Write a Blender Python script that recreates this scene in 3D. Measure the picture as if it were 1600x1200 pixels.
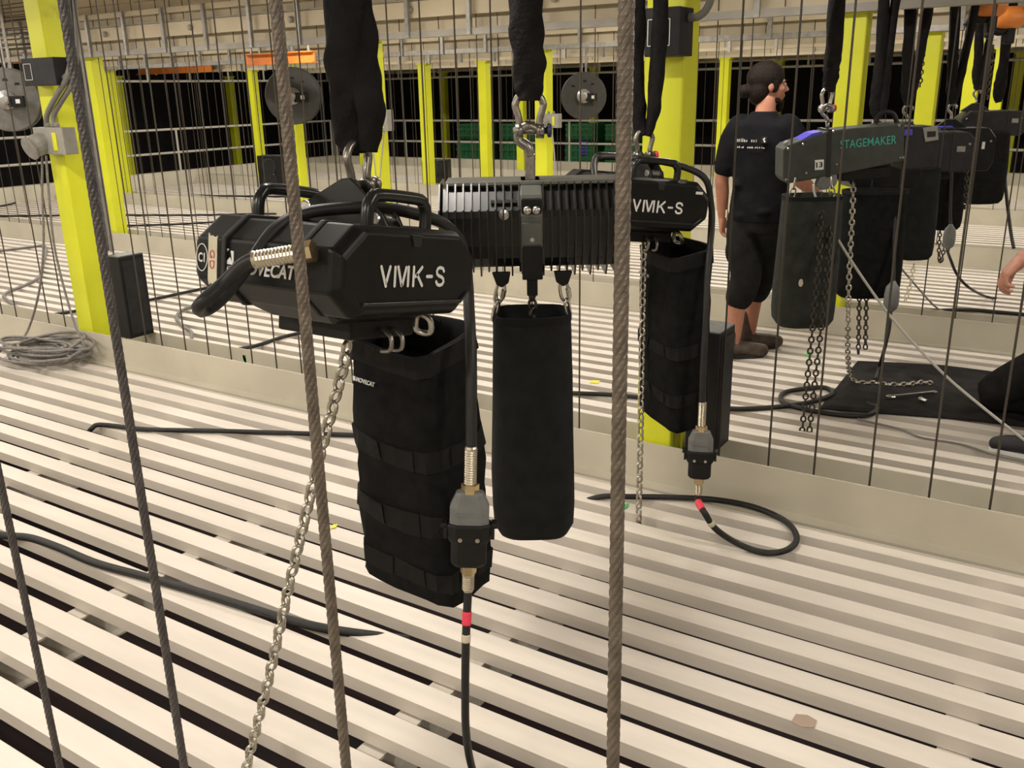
import bpy, math, random
from mathutils import Vector, Matrix, Euler
random.seed(7)
for o in list(bpy.data.objects): bpy.data.objects.remove(o)
scene = bpy.context.scene
COL = scene.collection
# ------------------------------------------------------------------ camera
F_PX = 1420.0
HEAD, PITCH, ROLL = .57302357, .31222567, .02036957
CAM = Vector((0, 0, 1.65))
_f = Vector((-math.sin(HEAD)*math.cos(PITCH), math.cos(HEAD)*math.cos(PITCH), -math.sin(PITCH)))
_r = Vector((math.cos(HEAD), math.sin(HEAD), 0))
_d = _f.cross(_r)
RT = math.cos(ROLL)*_r + math.sin(ROLL)*_d
DN = -math.sin(ROLL)*_r + math.cos(ROLL)*_d
FW = _f
cam_data = bpy.data.cameras.new('camera')
cam = bpy.data.objects.new('camera', cam_data); COL.objects.link(cam)
cam_data.sensor_width = 36.0; cam_data.lens = 36.0*F_PX/1600.0
cam_data.clip_start = .02; cam_data.clip_end = 200
cam.matrix_world = Matrix(((RT.x, -DN.x, -FW.x, CAM.x), (RT.y, -DN.y, -FW.y, CAM.y), (RT.z, -DN.z, -FW.z, CAM.z), (0, 0, 0, 1)))
scene.camera = cam
# ------------------------------------------------------------------ world, exposure
world = bpy.data.worlds.new('world'); scene.world = world; world.use_nodes = True
bg = world.node_tree.nodes['Background']; bg.inputs[0].default_value = (.02, .019, .018, 1); bg.inputs[1].default_value = 1.0
scene.view_settings.view_transform = 'Standard'; scene.view_settings.look = 'None'
scene.view_settings.gamma = 1.0; scene.view_settings.use_curve_mapping = False
scene.view_settings.exposure = 0.58
LAMP_POWER = 30.0          # watts of each fluorescent fitting
LAMP_COLOUR = (1.0, .93, .845)

def ray(x, y): return RT*(x-800) + DN*(y-600) + FW*F_PX
def ground(x, y, z=0.0): r = ray(x, y); return CAM + r*((z-CAM.z)/r.z)
def on_y(x, y, Y): r = ray(x, y); return CAM + r*(Y/r.y)
def on_x(x, y, X): r = ray(x, y); return CAM + r*(X/r.x)
def px_of(p): d = Vector(p)-CAM; k = F_PX/d.dot(FW); return 800+d.dot(RT)*k, 600+d.dot(DN)*k
def at(x, y, D): return CAM + ray(x, y)*(D/F_PX)

# ------------------------------------------------------------------ materials
MATS = {}
def mat(name, col, rough=.5, metal=0.0, noise=.0, nscale=20.0, bump=0.0, bscale=200.0, col2=None, spec=.5, stretch=None, sheen=0.0, emit=None, estr=0.0, dirt=None):
    if name in MATS: return MATS[name]
    m = bpy.data.materials.new(name); m.use_nodes = True
    nt = m.node_tree; N = nt.nodes; L = nt.links
    b = N['Principled BSDF']
    b.inputs['Roughness'].default_value = rough; b.inputs['Metallic'].default_value = metal
    b.inputs['Specular IOR Level'].default_value = spec
    b.inputs['Base Color'].default_value = (*col, 1)
    tc = N.new('ShaderNodeTexCoord')
    vec = tc.outputs['Object']
    if stretch:
        mp = N.new('ShaderNodeMapping'); mp.inputs['Scale'].default_value = stretch; L.new(vec, mp.inputs['Vector']); vec = mp.outputs['Vector']
    if noise > 0 or col2:
        nz = N.new('ShaderNodeTexNoise'); nz.inputs['Scale'].default_value = nscale; nz.inputs['Detail'].default_value = 5
        L.new(vec, nz.inputs['Vector'])
        rp = N.new('ShaderNodeValToRGB')
        c2 = col2 if col2 else tuple(max(0, c*(1-noise)) for c in col)
        c1 = col if col2 else tuple(min(1, c*(1+noise*.5)) for c in col)
        rp.color_ramp.elements[0].position = .32; rp.color_ramp.elements[0].color = (*c2, 1)
        rp.color_ramp.elements[1].position = .68; rp.color_ramp.elements[1].color = (*c1, 1)
        L.new(nz.outputs['Fac'], rp.inputs['Fac']); colout = rp.outputs['Color']
        if dirt:
            n2 = N.new('ShaderNodeTexNoise'); n2.inputs['Scale'].default_value = dirt[1]; n2.inputs['Detail'].default_value = 8
            L.new(tc.outputs['Object'], n2.inputs['Vector'])
            r2 = N.new('ShaderNodeValToRGB'); r2.color_ramp.elements[0].position = dirt[2]; r2.color_ramp.elements[1].position = dirt[2]+.06
            r2.color_ramp.elements[0].color = (0, 0, 0, 1); r2.color_ramp.elements[1].color = (1, 1, 1, 1)
            L.new(n2.outputs['Fac'], r2.inputs['Fac'])
            mx = N.new('ShaderNodeMix'); mx.data_type = 'RGBA'
            L.new(r2.outputs['Color'], mx.inputs['Factor']); L.new(colout, mx.inputs['A']); mx.inputs['B'].default_value = (*dirt[0], 1)
            colout = mx.outputs['Result']
        L.new(colout, b.inputs['Base Color'])
    if bump > 0:
        nb = N.new('ShaderNodeTexNoise'); nb.inputs['Scale'].default_value = bscale; nb.inputs['Detail'].default_value = 4
        L.new(vec, nb.inputs['Vector'])
        bp = N.new('ShaderNodeBump'); bp.inputs['Strength'].default_value = bump; bp.inputs['Distance'].default_value = .01
        L.new(nb.outputs['Fac'], bp.inputs['Height']); L.new(bp.outputs['Normal'], b.inputs['Normal'])
    if sheen: b.inputs['Sheen Weight'].default_value = sheen
    if emit: b.inputs['Emission Color'].default_value = (*emit, 1); b.inputs['Emission Strength'].default_value = estr
    MATS[name] = m; return m

M_SLAT = mat('slat_paint', (.66, .60, .52), .42, noise=.10, nscale=3.0, stretch=(.6, 4, 4), bump=.04, bscale=60, dirt=((.42, .35, .28), 6.0, .73))
M_KERB = mat('kerb_paint', (.54, .50, .40), .45, noise=.12, nscale=2.2, bump=.03, bscale=50, dirt=((.30, .25, .19), 7.0, .74))
M_JOIST = mat('joist_paint', (.50, .46, .39), .5, noise=.2, nscale=4)
M_BEAM = mat('beam_paint', (.60, .52, .37), .5, noise=.10, nscale=2.0)
M_FLANGE = mat('flange_grey', (.33, .31, .27), .45, noise=.2, nscale=4.0)
M_DECK = mat('deck_brown', (.30, .24, .18), .6, noise=.2, nscale=5)
M_YEL = mat('column_yellow', (.68, .71, .022), .42, noise=.07, nscale=3.0, dirt=((.52, .50, .03), 4.0, .68))
M_DARK = mat('curtain_black', (.012, .010, .010), .9, noise=.4, nscale=3)
M_VOID = mat('stage_dark', (.010, .009, .010), .8, col2=(.035, .012, .012), nscale=.8)
M_ROPE = mat('rope_greasy', (.135, .108, .080), .45, metal=.3, noise=.3, nscale=60)
M_ROPE_D = mat('rope_dark', (.075, .067, .064), .42, metal=.3, noise=.3, nscale=60)
M_WIRE = mat('wire_thin', (.060, .050, .038), .45, metal=.4)
M_BLK = mat('hoist_black', (.0065, .0066, .006), .40, noise=.35, nscale=18, bump=.05, bscale=400, spec=0.22)
M_BLK2 = mat('hoist_gloss', (.015, .015, .014), .28, noise=.3, nscale=20, spec=0.4)
M_GREY2 = mat('hoist_grey_top', (.085, .088, .075), .40, noise=.25, nscale=14, dirt=((.14, .12, .09), 12, .66))
M_STAGE = mat('hoist_slate', (.050, .056, .050), .55, noise=.2, nscale=16, spec=0.25)
M_RUB = mat('rubber_black', (.020, .019, .018), .48, noise=.2, nscale=40, spec=0.3)
M_FAB = mat('bag_fabric', (.0095, .0095, .0090), .85, noise=.35, nscale=30, bump=.25, bscale=500, spec=0.08)
M_FAB2 = mat('bag_canvas', (.0165, .0175, .0168), .8, noise=.25, nscale=20, bump=.2, bscale=400, spec=0.12)
M_FAB3 = mat('bag_slate', (.030, .033, .030), .8, noise=.25, nscale=20, bump=.2, bscale=400, spec=0.15)
M_WEB = mat('webbing_black', (.0105, .0105, .0100), .7, bump=.3, bscale=700, spec=0.12)
M_SLING = mat('sling_black', (.0125, .0115, .0115), .75, noise=.35, nscale=22, bump=.35, bscale=90, spec=0.1)
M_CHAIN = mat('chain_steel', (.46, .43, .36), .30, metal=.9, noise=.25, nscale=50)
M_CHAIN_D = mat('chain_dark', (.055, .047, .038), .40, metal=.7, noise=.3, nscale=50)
M_STEEL = mat('steel_zinc', (.52, .50, .46), .28, metal=.95, noise=.15, nscale=40)
M_SHK = mat('shackle_steel', (.30, .28, .25), .32, metal=.9, noise=.3, nscale=50)
M_BRASS = mat('nickel_brass', (.62, .50, .30), .26, metal=.95, noise=.1, nscale=40)
M_GLAND = mat('gland_nickel', (.60, .54, .42), .30, metal=.9)
M_PLUG = mat('plug_grey', (.16, .165, .16), .5, noise=.15, nscale=30)
M_PLUGL = mat('plug_pale', (.24, .23, .21), .6, noise=.2, nscale=30)
M_WHITE = mat('print_white', (.74, .74, .70), .6)
M_TEAL = mat('print_teal', (.05, .36, .30), .6)
M_TAPE = mat('tape_cream', (.62, .57, .42), .7, noise=.1, nscale=40)
M_RED = mat('tape_red', (.80, .05, .09), .6)
M_PINK = mat('ink_red', (.55, .12, .10), .7)
M_GRN = mat('tape_green', (.04, .48, .12), .6)
M_YTAPE = mat('tape_yellow', (.80, .72, .04), .6)
M_BLUE = mat('tape_blue', (.06, .05, .48), .5)
M_ORANGE = mat('orange_paint', (.75, .24, .04), .5, noise=.2, nscale=4)
M_BOXB = mat('box_black', (.013, .0125, .012), .5, noise=.3, nscale=14, spec=0.22)
M_BOXD = mat('box_dark', (.022, .021, .022), .5, noise=.3, nscale=14, spec=0.22)
M_SOCK = mat('socket_grey', (.30, .29, .25), .5, noise=.1, nscale=20)
M_GALV = mat('galvanised', (.36, .35, .33), .42, metal=.5, noise=.25, nscale=18)
M_REEL_D = mat('reel_dark', (.045, .044, .04), .5, noise=.25, nscale=12)
M_REEL = mat('reel_grey', (.13, .125, .11), .55, noise=.25, nscale=12)
M_COND = mat('conduit_grey', (.17, .165, .15), .5)
M_COIL = mat('cord_grey', (.22, .205, .19), .7, noise=.3, nscale=60)
M_TIE = mat('cord_pale', (.36, .35, .31), .6)
M_CRATE = mat('crate_green', (.012, .13, .04), .5, noise=.2, nscale=8)
M_MAT = mat('mat_black', (.022, .020, .019), .85, noise=.4, nscale=10, bump=.2, bscale=120, spec=0.12)
M_RAIL = mat('rail_pale', (.46, .44, .38), .5)
M_SKIN = mat('skin', (.46, .20, .125), .5, noise=.12, nscale=25)
M_SKIN2 = mat('skin_pink', (.52, .24, .165), .5, noise=.15, nscale=30)
M_SHIRT = mat('shirt_black', (.010, .010, .012), .85, noise=.3, nscale=15, bump=.3, bscale=30, spec=0.08)
M_SHORT = mat('shorts_black', (.016, .016, .015), .85, noise=.3, nscale=15, bump=.3, bscale=30, spec=0.08)
M_TROUS = mat('trousers_black', (.017, .016, .016), .85, noise=.3, nscale=15, bump=.3, bscale=30, spec=0.08)
M_HAIR = mat('hair_brown', (.014, .009, .0065), .65, noise=.5, nscale=80, bump=.6, bscale=150, spec=.15)
M_BOOT = mat('boot_leather', (.075, .05, .035), .6, noise=.5, nscale=25, bump=.2, bscale=120)
M_SOLE = mat('boot_sole', (.012, .010, .010), .7)
M_SHOE = mat('shoe_black', (.015, .015, .018), .6)
M_EYE = mat('eye', (.60, .58, .55), .3)
M_LAMP = mat('lamp_tube', (.9, .9, .9), .5, emit=(1.0, .90, .74), estr=6.0)
M_LAMPB = mat('lamp_housing', (.7, .7, .68), .5)

# ------------------------------------------------------------------ mesh helpers
class MB:
    def __init__(s): s.v = []; s.f = []
    def add(s, vs, fs, M=None):
        b = len(s.v)
        s.v += [tuple(M @ Vector(p)) if M else tuple(p) for p in vs]
        s.f += [tuple(i+b for i in f) for f in fs]; return s
    def box(s, c, d, M=None, taper=1.0):
        x, y, z = d[0]/2, d[1]/2, d[2]/2; c = Vector(c)
        vs = [c+Vector((sx*x*(taper if sz > 0 else 1), sy*y*(taper if sz > 0 else 1), sz*z)) for sz in (-1, 1) for sy in (-1, 1) for sx in (-1, 1)]
        return s.add(vs, [(0, 2, 3, 1), (4, 5, 7, 6), (0, 1, 5, 4), (2, 6, 7, 3), (0, 4, 6, 2), (1, 3, 7, 5)], M)
    def prism(s, poly, a, b, axis='z', M=None):
        def P(p, t):
            return {'z': (p[0], p[1], t), 'x': (t, p[0], p[1]), 'y': (p[0], t, p[1])}[axis]
        n = len(poly); vs = [P(p, a) for p in poly]+[P(p, b) for p in poly]
        fs = [tuple(range(n))[::-1], tuple(range(n, 2*n))]+[(i, (i+1) % n, n+(i+1) % n, n+i) for i in range(n)]
        return s.add(vs, fs, M)
    def loft(s, rings, cap=True, closed=False, M=None):
        n = len(rings[0]); vs = [p for r in rings for p in r]; fs = []; k = len(rings)
        for i in range(k if closed else k-1):
            a, b = i*n, ((i+1) % k)*n
            fs += [(a+j, a+(j+1) % n, b+(j+1) % n, b+j) for j in range(n)]
        if cap and not closed: fs += [tuple(range(n))[::-1], tuple(range((k-1)*n, k*n))]
        return s.add(vs, fs, M)
    def tube(s, pts, r, n=8, closed=False, cap=True, flat=1.0):
        pts = [Vector(p) for p in pts]; k = len(pts); rings = []; up = None
        for i, p in enumerate(pts):
            if closed: t = pts[(i+1) % k]-pts[i-1]
            else: t = pts[min(i+1, k-1)]-pts[max(i-1, 0)]
            t = t.normalized() if t.length > 1e-9 else Vector((0, 0, 1))
            if up is None: up = Vector((0, 0, 1)) if abs(t.z) < .9 else Vector((1, 0, 0))
            u = (up-t*up.dot(t)); u = u.normalized() if u.length > 1e-6 else t.orthogonal().normalized()
            w = t.cross(u); up = u
            rr = r[i] if isinstance(r, (list, tuple)) else r
            rings.append([p+(u*math.cos(a)*flat+w*math.sin(a))*rr for a in [2*math.pi*j/n for j in range(n)]])
        return s.loft(rings, cap, closed)
    def lathe(s, prof, n=20, M=None, cap=True):
        rings = [[(r*math.cos(2*math.pi*j/n), r*math.sin(2*math.pi*j/n), z) for j in range(n)] for r, z in prof]
        return s.loft(rings, cap, False, M)
    def ball(s, c, r, nu=12, nv=8, M=None):
        if not isinstance(r, (tuple, list)): r = (r, r, r)
        c = Vector(c); rings = []
        for i in range(nv+1):
            a = -math.pi/2+math.pi*(i+.0001)/(nv+.0002); rings.append([c+Vector((r[0]*math.cos(a)*math.cos(2*math.pi*j/nu), r[1]*math.cos(a)*math.sin(2*math.pi*j/nu), r[2]*math.sin(a))) for j in range(nu)])
        return s.loft(rings, True, False, M)
    def mesh(s, name, m, smooth=False):
        me = bpy.data.meshes.new(name); me.from_pydata(s.v, [], s.f); me.materials.append(m)
        if smooth: me.shade_smooth()
        me.update(); return me
    def build(s, name, m, parent=None, smooth=False, bevel=0.0, seg=2, auto=False):
        me = s.mesh(name, m, smooth); return link(name, me, parent, bevel, seg)
def link(name, me, parent=None, bevel=0.0, seg=2):
    o = bpy.data.objects.new(name, me); COL.objects.link(o)
    if parent is not None: o.parent = parent
    if bevel:
        md = o.modifiers.new('bevel', 'BEVEL'); md.width = bevel; md.segments = seg; md.limit_method = 'ANGLE'; md.angle_limit = .5
    return o
def tag(o, label, cat, group=None, kind=None):
    o['label'] = label
    if cat: o['category'] = cat
    if group: o['group'] = group
    if kind: o['kind'] = kind
    return o
def empty(name, loc=(0, 0, 0), rot=(0, 0, 0)):
    o = bpy.data.objects.new(name, None); COL.objects.link(o); o.empty_display_size = .1
    o.location = loc; o.rotation_euler = rot; return o
def thing(name, label, cat, loc=(0, 0, 0), rot=(0, 0, 0), group=None): return tag(empty(name, loc, rot), label, cat, group)
def struct(o, label=None):
    o['kind'] = 'structure'
    if label: o['label'] = label
    return o
def smooth_path(pts, sub=6, closed=False):
    pts = [Vector(p) for p in pts]; n = len(pts); out = []
    rng = range(n) if closed else range(n-1)
    for i in rng:
        if closed: a, b, c, d = pts[i-1], pts[i], pts[(i+1) % n], pts[(i+2) % n]
        else: a, b, c, d = pts[max(i-1, 0)], pts[i], pts[i+1], pts[min(i+2, n-1)]
        for k in range(sub):
            t = k/sub; t2 = t*t; t3 = t2*t
            out.append(.5*((2*b)+(c-a)*t+(2*a-5*b+4*c-d)*t2+(3*b-a-3*c+d)*t3))
    if not closed: out.append(pts[-1])
    return out
_TXT = {}
def text_mesh(txt, m, w, h, depth=.0012, bold=.012, shear=0.0, stencil=False):
    """flat lettering, centred on the origin in the local xy plane, scaled to w by h"""
    cu = bpy.data.curves.new('lettering', 'FONT'); cu.body = txt; cu.size = 1; cu.offset = bold; cu.extrude = .02; cu.shear = shear; cu.resolution_u = 4
    ob = bpy.data.objects.new('lettering', cu); COL.objects.link(ob)
    bpy.context.view_layer.update()
    dg = bpy.context.evaluated_depsgraph_get()
    me = bpy.data.meshes.new_from_object(ob.evaluated_get(dg)); bpy.data.objects.remove(ob)
    xs = [v.co.x for v in me.vertices]; ys = [v.co.y for v in me.vertices]
    x0, x1, y0, y1 = min(xs), max(xs), min(ys), max(ys)
    for v in me.vertices:
        v.co = Vector(((v.co.x-(x0+x1)/2)/(x1-x0)*w, (v.co.y-(y0+y1)/2)/(y1-y0)*h, depth if v.co.z > 0 else -depth*.5))
    me.materials.clear(); me.materials.append(m); return me
def put_text(name, txt, m, w, h, loc, right, up, parent, **k):
    me = text_mesh(txt, m, w, h, **k); o = link(name, me, parent)
    r = Vector(right).normalized(); u = Vector(up).normalized(); n = r.cross(u)
    o.matrix_local = Matrix(((r.x, u.x, n.x, loc[0]), (r.y, u.y, n.y, loc[1]), (r.z, u.z, n.z, loc[2]), (0, 0, 0, 1))); return o

def stroke_text(name, strokes, h, th, loc, right, up, m, parent, depth=.0012):
    """lettering from rounded strokes; coordinates in units of the letter height"""
    r = Vector(right).normalized(); u = Vector(up).normalized(); n = r.cross(u)
    M = Matrix(((r.x, u.x, n.x, loc[0]), (r.y, u.y, n.y, loc[1]), (r.z, u.z, n.z, loc[2]), (0, 0, 0, 1)))
    b = MB()
    for st in strokes:
        pts = [Vector((x*h, y*h, 0)) for x, y in st]; k = len(pts); L = []; R_ = []
        for i in range(k):
            t = (pts[min(i+1, k-1)]-pts[max(i-1, 0)]).normalized(); s = Vector((-t.y, t.x, 0))*th*h/2
            if i == 0: a = [pts[0]+(Vector((-t.y, t.x, 0))*math.cos(q)-t*math.sin(q))*th*h/2 for q in [math.pi*j/6 for j in range(7)]]
            if i == k-1: z = [pts[-1]+(-Vector((-t.y, t.x, 0))*math.cos(q)+t*math.sin(q))*th*h/2 for q in [math.pi*j/6 for j in range(7)]]
            if 0 < i < k-1: L.append(pts[i]+s); R_.append(pts[i]-s)
        # strip of quads
        left = [a[0]]+L+[z[-1]]; rightp = [a[-1]]+R_+[z[0]]
        vs = []; fs = []
        for p_, q_ in zip(left, rightp): vs += [p_+Vector((0, 0, depth)), q_+Vector((0, 0, depth))]
        for i in range(len(left)-1): fs.append((2*i, 2*i+1, 2*i+3, 2*i+2))
        b.add(vs, fs, M)
        b.add([p_+Vector((0, 0, depth)) for p_ in a], [tuple(range(7))], M); b.add([p_+Vector((0, 0, depth)) for p_ in z], [tuple(range(7))], M)
    return b.build(name, m, parent)
# ================================================================== the place: slatted loft floor, kerbs, columns, ceiling
ROW0, BAY = 3.415, 2.98              # front face of the first kerb beyond the camera, distance between kerbs
X0, X1 = -15.4, 3.6                  # extent of the slats
PITCH_S, SLAT_W, SLAT_H = .157, .083, .045
def row(k): return ROW0+BAY*k
floor = struct(empty('floor'), 'pale painted steel slat floor with open gaps')
t = .005
prof = [(0, 0), (SLAT_W, 0), (SLAT_W, -SLAT_H), (SLAT_W-t, -SLAT_H), (SLAT_W-t, -t), (t, -t), (t, -SLAT_H), (0, -SLAT_H)]
slat_me = MB().prism(prof, X0, X1, 'x').mesh('slat', M_SLAT)
far = MB()
for b in range(-1, 6):
    y0 = .73+BAY*b
    if b == 5: NB = 5
    else: NB = 17
    for n in range(NB):
        y = y0+PITCH_S*n
        if b <= 3 and y > -1.2:
            o = link('slat', slat_me, floor); o.location = (random.uniform(-.05, .05), y+random.uniform(-.002, .002), random.uniform(-.002, .001))
        elif b > 3:
            far.prism([(p[0]+y, p[1]) for p in prof], X0, X1, 'x')
o = far.build('far_slats', M_SLAT, floor); o['kind'] = 'stuff'
# joists under the slats, running across them
jp = [(-.04, 0), (.04, 0), (.04, -.008), (.004, -.008), (.004, -.132), (.04, -.132), (.04, -.14), (-.04, -.14), (-.04, -.132), (-.004, -.132), (-.004, -.008), (-.04, -.008)]
joist_me = MB().prism(jp, 0, 2.66, 'y').mesh('joist', M_JOIST)
for b in (0, 1):
    for j in range(-3, 12):
        o = link('joist', joist_me, floor); o.location = (-1.446-1.335*j, .68+BAY*b, -SLAT_H-.003)
st = struct(MB().box((-7, 9, -5.1), (40, 34, .2)).build('floor_stage', M_VOID), 'dark stage floor far below the slats')

# kerbs: an upstand plate, its foot strip, the open slot and the rear plate
for k in range(-1, 5):
    y = row(k); L = X1-X0; cx = (X0+X1)/2
    e = struct(empty('trim_%d' % (k+2), (0, y, 0)), 'pale steel kerb with a rope slot between two upstand plates')
    MB().box((cx, .004, .024), (L, .008, .308)).build('front_plate', M_KERB, e)
    MB().box((cx, -.034, -.006), (L, .072, .012)).build('foot_strip', M_KERB, e)
    MB().box((cx, .208, .024), (L, .008, .308)).build('rear_plate', M_KERB, e)
    MB().box((cx, .245, -.006), (L, .062, .012)).build('rear_strip', M_KERB, e)
    MB().box((cx, .017, -.125), (L, .016, .01)).build('slot_lip', M_KERB, e)

# yellow columns standing in the slots
CW, CD = .160, .150
def column(x, k, label, group=None, h=2.10):
    c = thing('column', label, 'column', (x, row(k)+.105, 0), group=group)
    t = .011
    # square hollow section with rounded edges
    MB().box((0, 0, h/2-.06), (CW, CD, h+.12)).build('shaft', M_YEL, c, bevel=.008)
    MB().box((0, 0, h-.012), (CW+.05, CD+.02, .024)).build('cap_plate', M_YEL, c)
    return c
COLX = [-1.495, -5.60, -9.62, -13.66]
col_a = column(-5.625, 0, 'yellow steel column carrying a black control box and a grey socket box', h=2.42)
col_b = column(-1.495, 0, 'yellow steel column behind the hoists with a black control box at its head', h=2.42)
for k in range(1, 6):
    for i, x in enumerate(COLX):
        if k == 1 and i == 1: column(x, k, 'yellow steel column with a grey socket box, behind the nearest hoist'); continue
        if k == 2 and i == 1: column(x, k, 'yellow steel column with a grey socket box, beside a cable reel'); continue
        column(x, k, ['', 'yellow steel column standing in the second kerb slot', 'yellow steel column standing in the third kerb slot', 'yellow steel column standing in the fourth kerb slot', 'yellow steel column standing in the fifth kerb slot', 'yellow steel column standing outside the far parapet in the dark'][k], 'yellow columns in the kerb slots')
for k in (2, 3, 4): column(-17.7, k, 'dim yellow steel column standing outside the side parapet in the dark', 'columns outside the side parapet')
column(-8.45, 3, 'yellow steel column standing midway between two others in front of green crates')

# ceiling: beams along the kerbs, flanges, corrugated deck
deck = MB(); rings = []
ny = int((18.9+2.5)/.05)
va = []; vb = []
for i in range(ny+1):
    y = -2.5+i*.05; z = 3.0+(.03 if (i//2) % 2 else 0)
    va.append((X0-1, y, z)); vb.append((X1+1, y, z))
deck.add(va+vb, [(i, i+1, ny+2+i, ny+1+i) for i in range(ny)])
deck.add([(X0-1, -2.5, 3.12), (X1+1, -2.5, 3.12), (X1+1, 18.9, 3.12), (X0-1, 18.9, 3.12)], [(0, 1, 2, 3)])
struct(deck.build('ceiling', M_DECK), 'brown corrugated ceiling deck above pale beams')
for k in range(-1, 6):
    L = X1-X0; cx = (X0+X1)/2
    b = thing('ceiling_beam', ['', 'pale beam over the first kerb', 'pale beam over the second kerb with a grey flange and hanger straps', 'pale beam over the third kerb', 'pale beam over the fourth kerb', 'pale beam over the fifth kerb', 'pale beam over the last kerb'][k] if k >= 0 else 'pale beam overhead behind the first rope slot', 'beam', (0, row(k)+.1, 2.10 if k > 0 else 2.42))
    z = .02 if k != 1 else .0
    MB().box((cx, 0, .02), (L, .17, .04)).build('bottom_flange', M_BEAM, b)
    MB().box((cx, 0, .26), (L, .03, .46)).build('web', M_BEAM, b)
    zt = 2.99-(2.10 if k > 0 else 2.42)
    MB().box((cx, 0, (.5+zt)/2), (L, .03, zt-.5)).build('upper_web', M_BEAM, b)
    MB().box((cx, .0, zt-.015), (L, .20, .03)).build('top_flange', M_BEAM, b)
    MB().box((cx, -.10, .20), (L, .012, .13)).build('fascia', M_BEAM, b, bevel=.003)
    MB().box((cx, -.07, .275), (L, .06, .012)).build('ledge', M_FLANGE, b)
    MB().box((cx, -.075, .38), (L, .05, .05)).build('upper_rail', M_BEAM, b)
    if k in (1, 2):
        MB().box((cx, -.155, .005), (L, .006, .05)).build('grey_flange', M_FLANGE if k == 1 else M_GALV, b)
        MB().box((cx, -.12, -.018), (L, .07, .006)).build('flange_lip', M_GALV, b)
    if k in (1, 2, 3):
        sm = MB()
        sm.box((0, 0, .19), (.035, .008, .42)).box((.0175, .014, .19), (.004, .03, .42))
        me = sm.mesh('hanger_strap', M_GALV)
        x = -16.2
        while x < 2:
            o = link('hanger_strap', me, b); o.location = (x, -.175, 0); x += .62 if x < -4 else .85
        bm = MB(); bm.lathe([(.028, 0), (.028, .03), (.018, .04)], 8, Matrix.Translation((0, 0, 0)) @ Matrix.Rotation(math.pi/2, 4, 'X'))
        me = bm.mesh('bolt', M_FLANGE)
        x = -16.0
        while x < 2:
            o = link('bolt', me, b); o.location = (x, -.107, .20); x += 1.37

# outer edge of the loft: parapets, guard rails, black drapes
def drape(name, p0, p1, z0, z1):
    p0 = Vector((*p0, 0)); p1 = Vector((*p1, 0)); d = p1-p0; n = Vector((-d.y, d.x, 0)).normalized(); k = int(d.length/.22)
    a = [p0+d*(i/k)+n*(.05*math.sin(i*1.9)+.03*math.sin(i*.7)) for i in range(k+1)]
    vs = [(p.x, p.y, z0) for p in a]+[(p.x, p.y, z1) for p in a]
    return struct(MB().add(vs, [(i, i+1, k+2+i, k+1+i) for i in range(k)]).build(name, M_DARK), 'black drape hanging outside the guard rail')
drape('wall_left', (-19.4, -2.5), (-19.4, 20.2), -5, 3.1)
drape('wall_back', (-19.4, 20.2), (5.2, 20.2), -5, 3.1)
M_WALL = mat('wall_pale', (.62, .57, .48), .6, noise=.1, nscale=2)  # unseen walls, kept pale so they bounce lamp light into the loft
struct(MB().box((5.25, 8.8, -.9), (.1, 23, 8)).build('wall_right', M_WALL), 'unseen wall beside the loft, made pale to bounce light')
struct(MB().box((-7, -2.65, -.9), (24.6, .1, 8)).build('wall_front', M_WALL), 'unseen wall behind the first rope row, made pale to bounce light')
struct(MB().box((-15.5, 7.0, .06), (.16, 19, .42)).build('trim_9', M_KERB), 'pale parapet along the side of the loft')
struct(MB().box((-5.9, 16.45, .06), (19.2, .16, .42)).build('trim_10', M_KERB), 'pale parapet along the far end of the loft')
def guard_rail(label, a, b, heights):
    a = Vector(a); b = Vector(b); d = b-a; n = max(2, int(d.length/2.0))
    g = thing('guard_rail', label, 'railing', a)
    for z in heights: MB().tube([Vector((0, 0, z)), d+Vector((0, 0, z))], .022, 6).build('rail', M_RAIL, g)
    pm = MB().tube([(0, 0, .2), (0, 0, 1.08)], .022, 6).mesh('post', M_RAIL)
    hm = MB().tube([(0, 0, 1.95), (0, 0, 3.0)], .02, 6).mesh('hanger', M_RAIL)
    for i in range(n+1):
        o = link('post', pm, g); o.location = d*(i/n)
    n = int(d.length/.95)
    for i in range(n+1):
        o = link('hanger', hm, g); o.location = d*(i/n)
guard_rail('pale tube guard rail along the side of the loft in front of black drapes', (-15.5, -1, 0), (-15.5, 16.4, 0), (.62, 1.06, 1.95))
guard_rail('pale tube guard rail along the far end of the loft in front of black drapes', (-15.4, 16.45, 0), (3.4, 16.45, 0), (.62, 1.06, 1.95))

# fluorescent fittings between the beams: room light, plus an added fill row behind camera
def fitting(x, y, power, label, group):
    f = thing('ceiling_light', label, 'light', (x, y, 2.62), group=group)
    MB().prism([(-.06, 0), (.06, 0), (.045, .05), (-.045, .05)], -.66, .66, 'x').build('housing', M_LAMPB, f)
    MB().box((0, 0, .22), (.04, .02, .34)).build('bracket', M_LAMPB, f)
    MB().tube([(-.62, 0, -.018), (.62, 0, -.018)], .016, 8).build('tube', M_LAMP, f)
    ld = bpy.data.lights.new('fluorescent', 'AREA'); ld.shape = 'RECTANGLE'; ld.size = 1.24; ld.size_y = .10; ld.energy = power; ld.color = LAMP_COLOUR
    lo = bpy.data.objects.new('fluorescent', ld); COL.objects.link(lo); lo.parent = f; lo.location = (0, 0, -.045)
for b in range(-1, 5):  # first row is added behind the camera to brighten camera-facing sides
    y = 1.95+BAY*b
    for i in range(6):
        x = 1.3-3.0*i
        fitting(x, y, LAMP_POWER*(1.45 if b < 0 else 0.92 if b == 0 else 1.0), 'long unseen fluorescent fitting under the ceiling deck, the row behind the camera added as fill', 'fluorescent ceiling lights')
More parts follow.
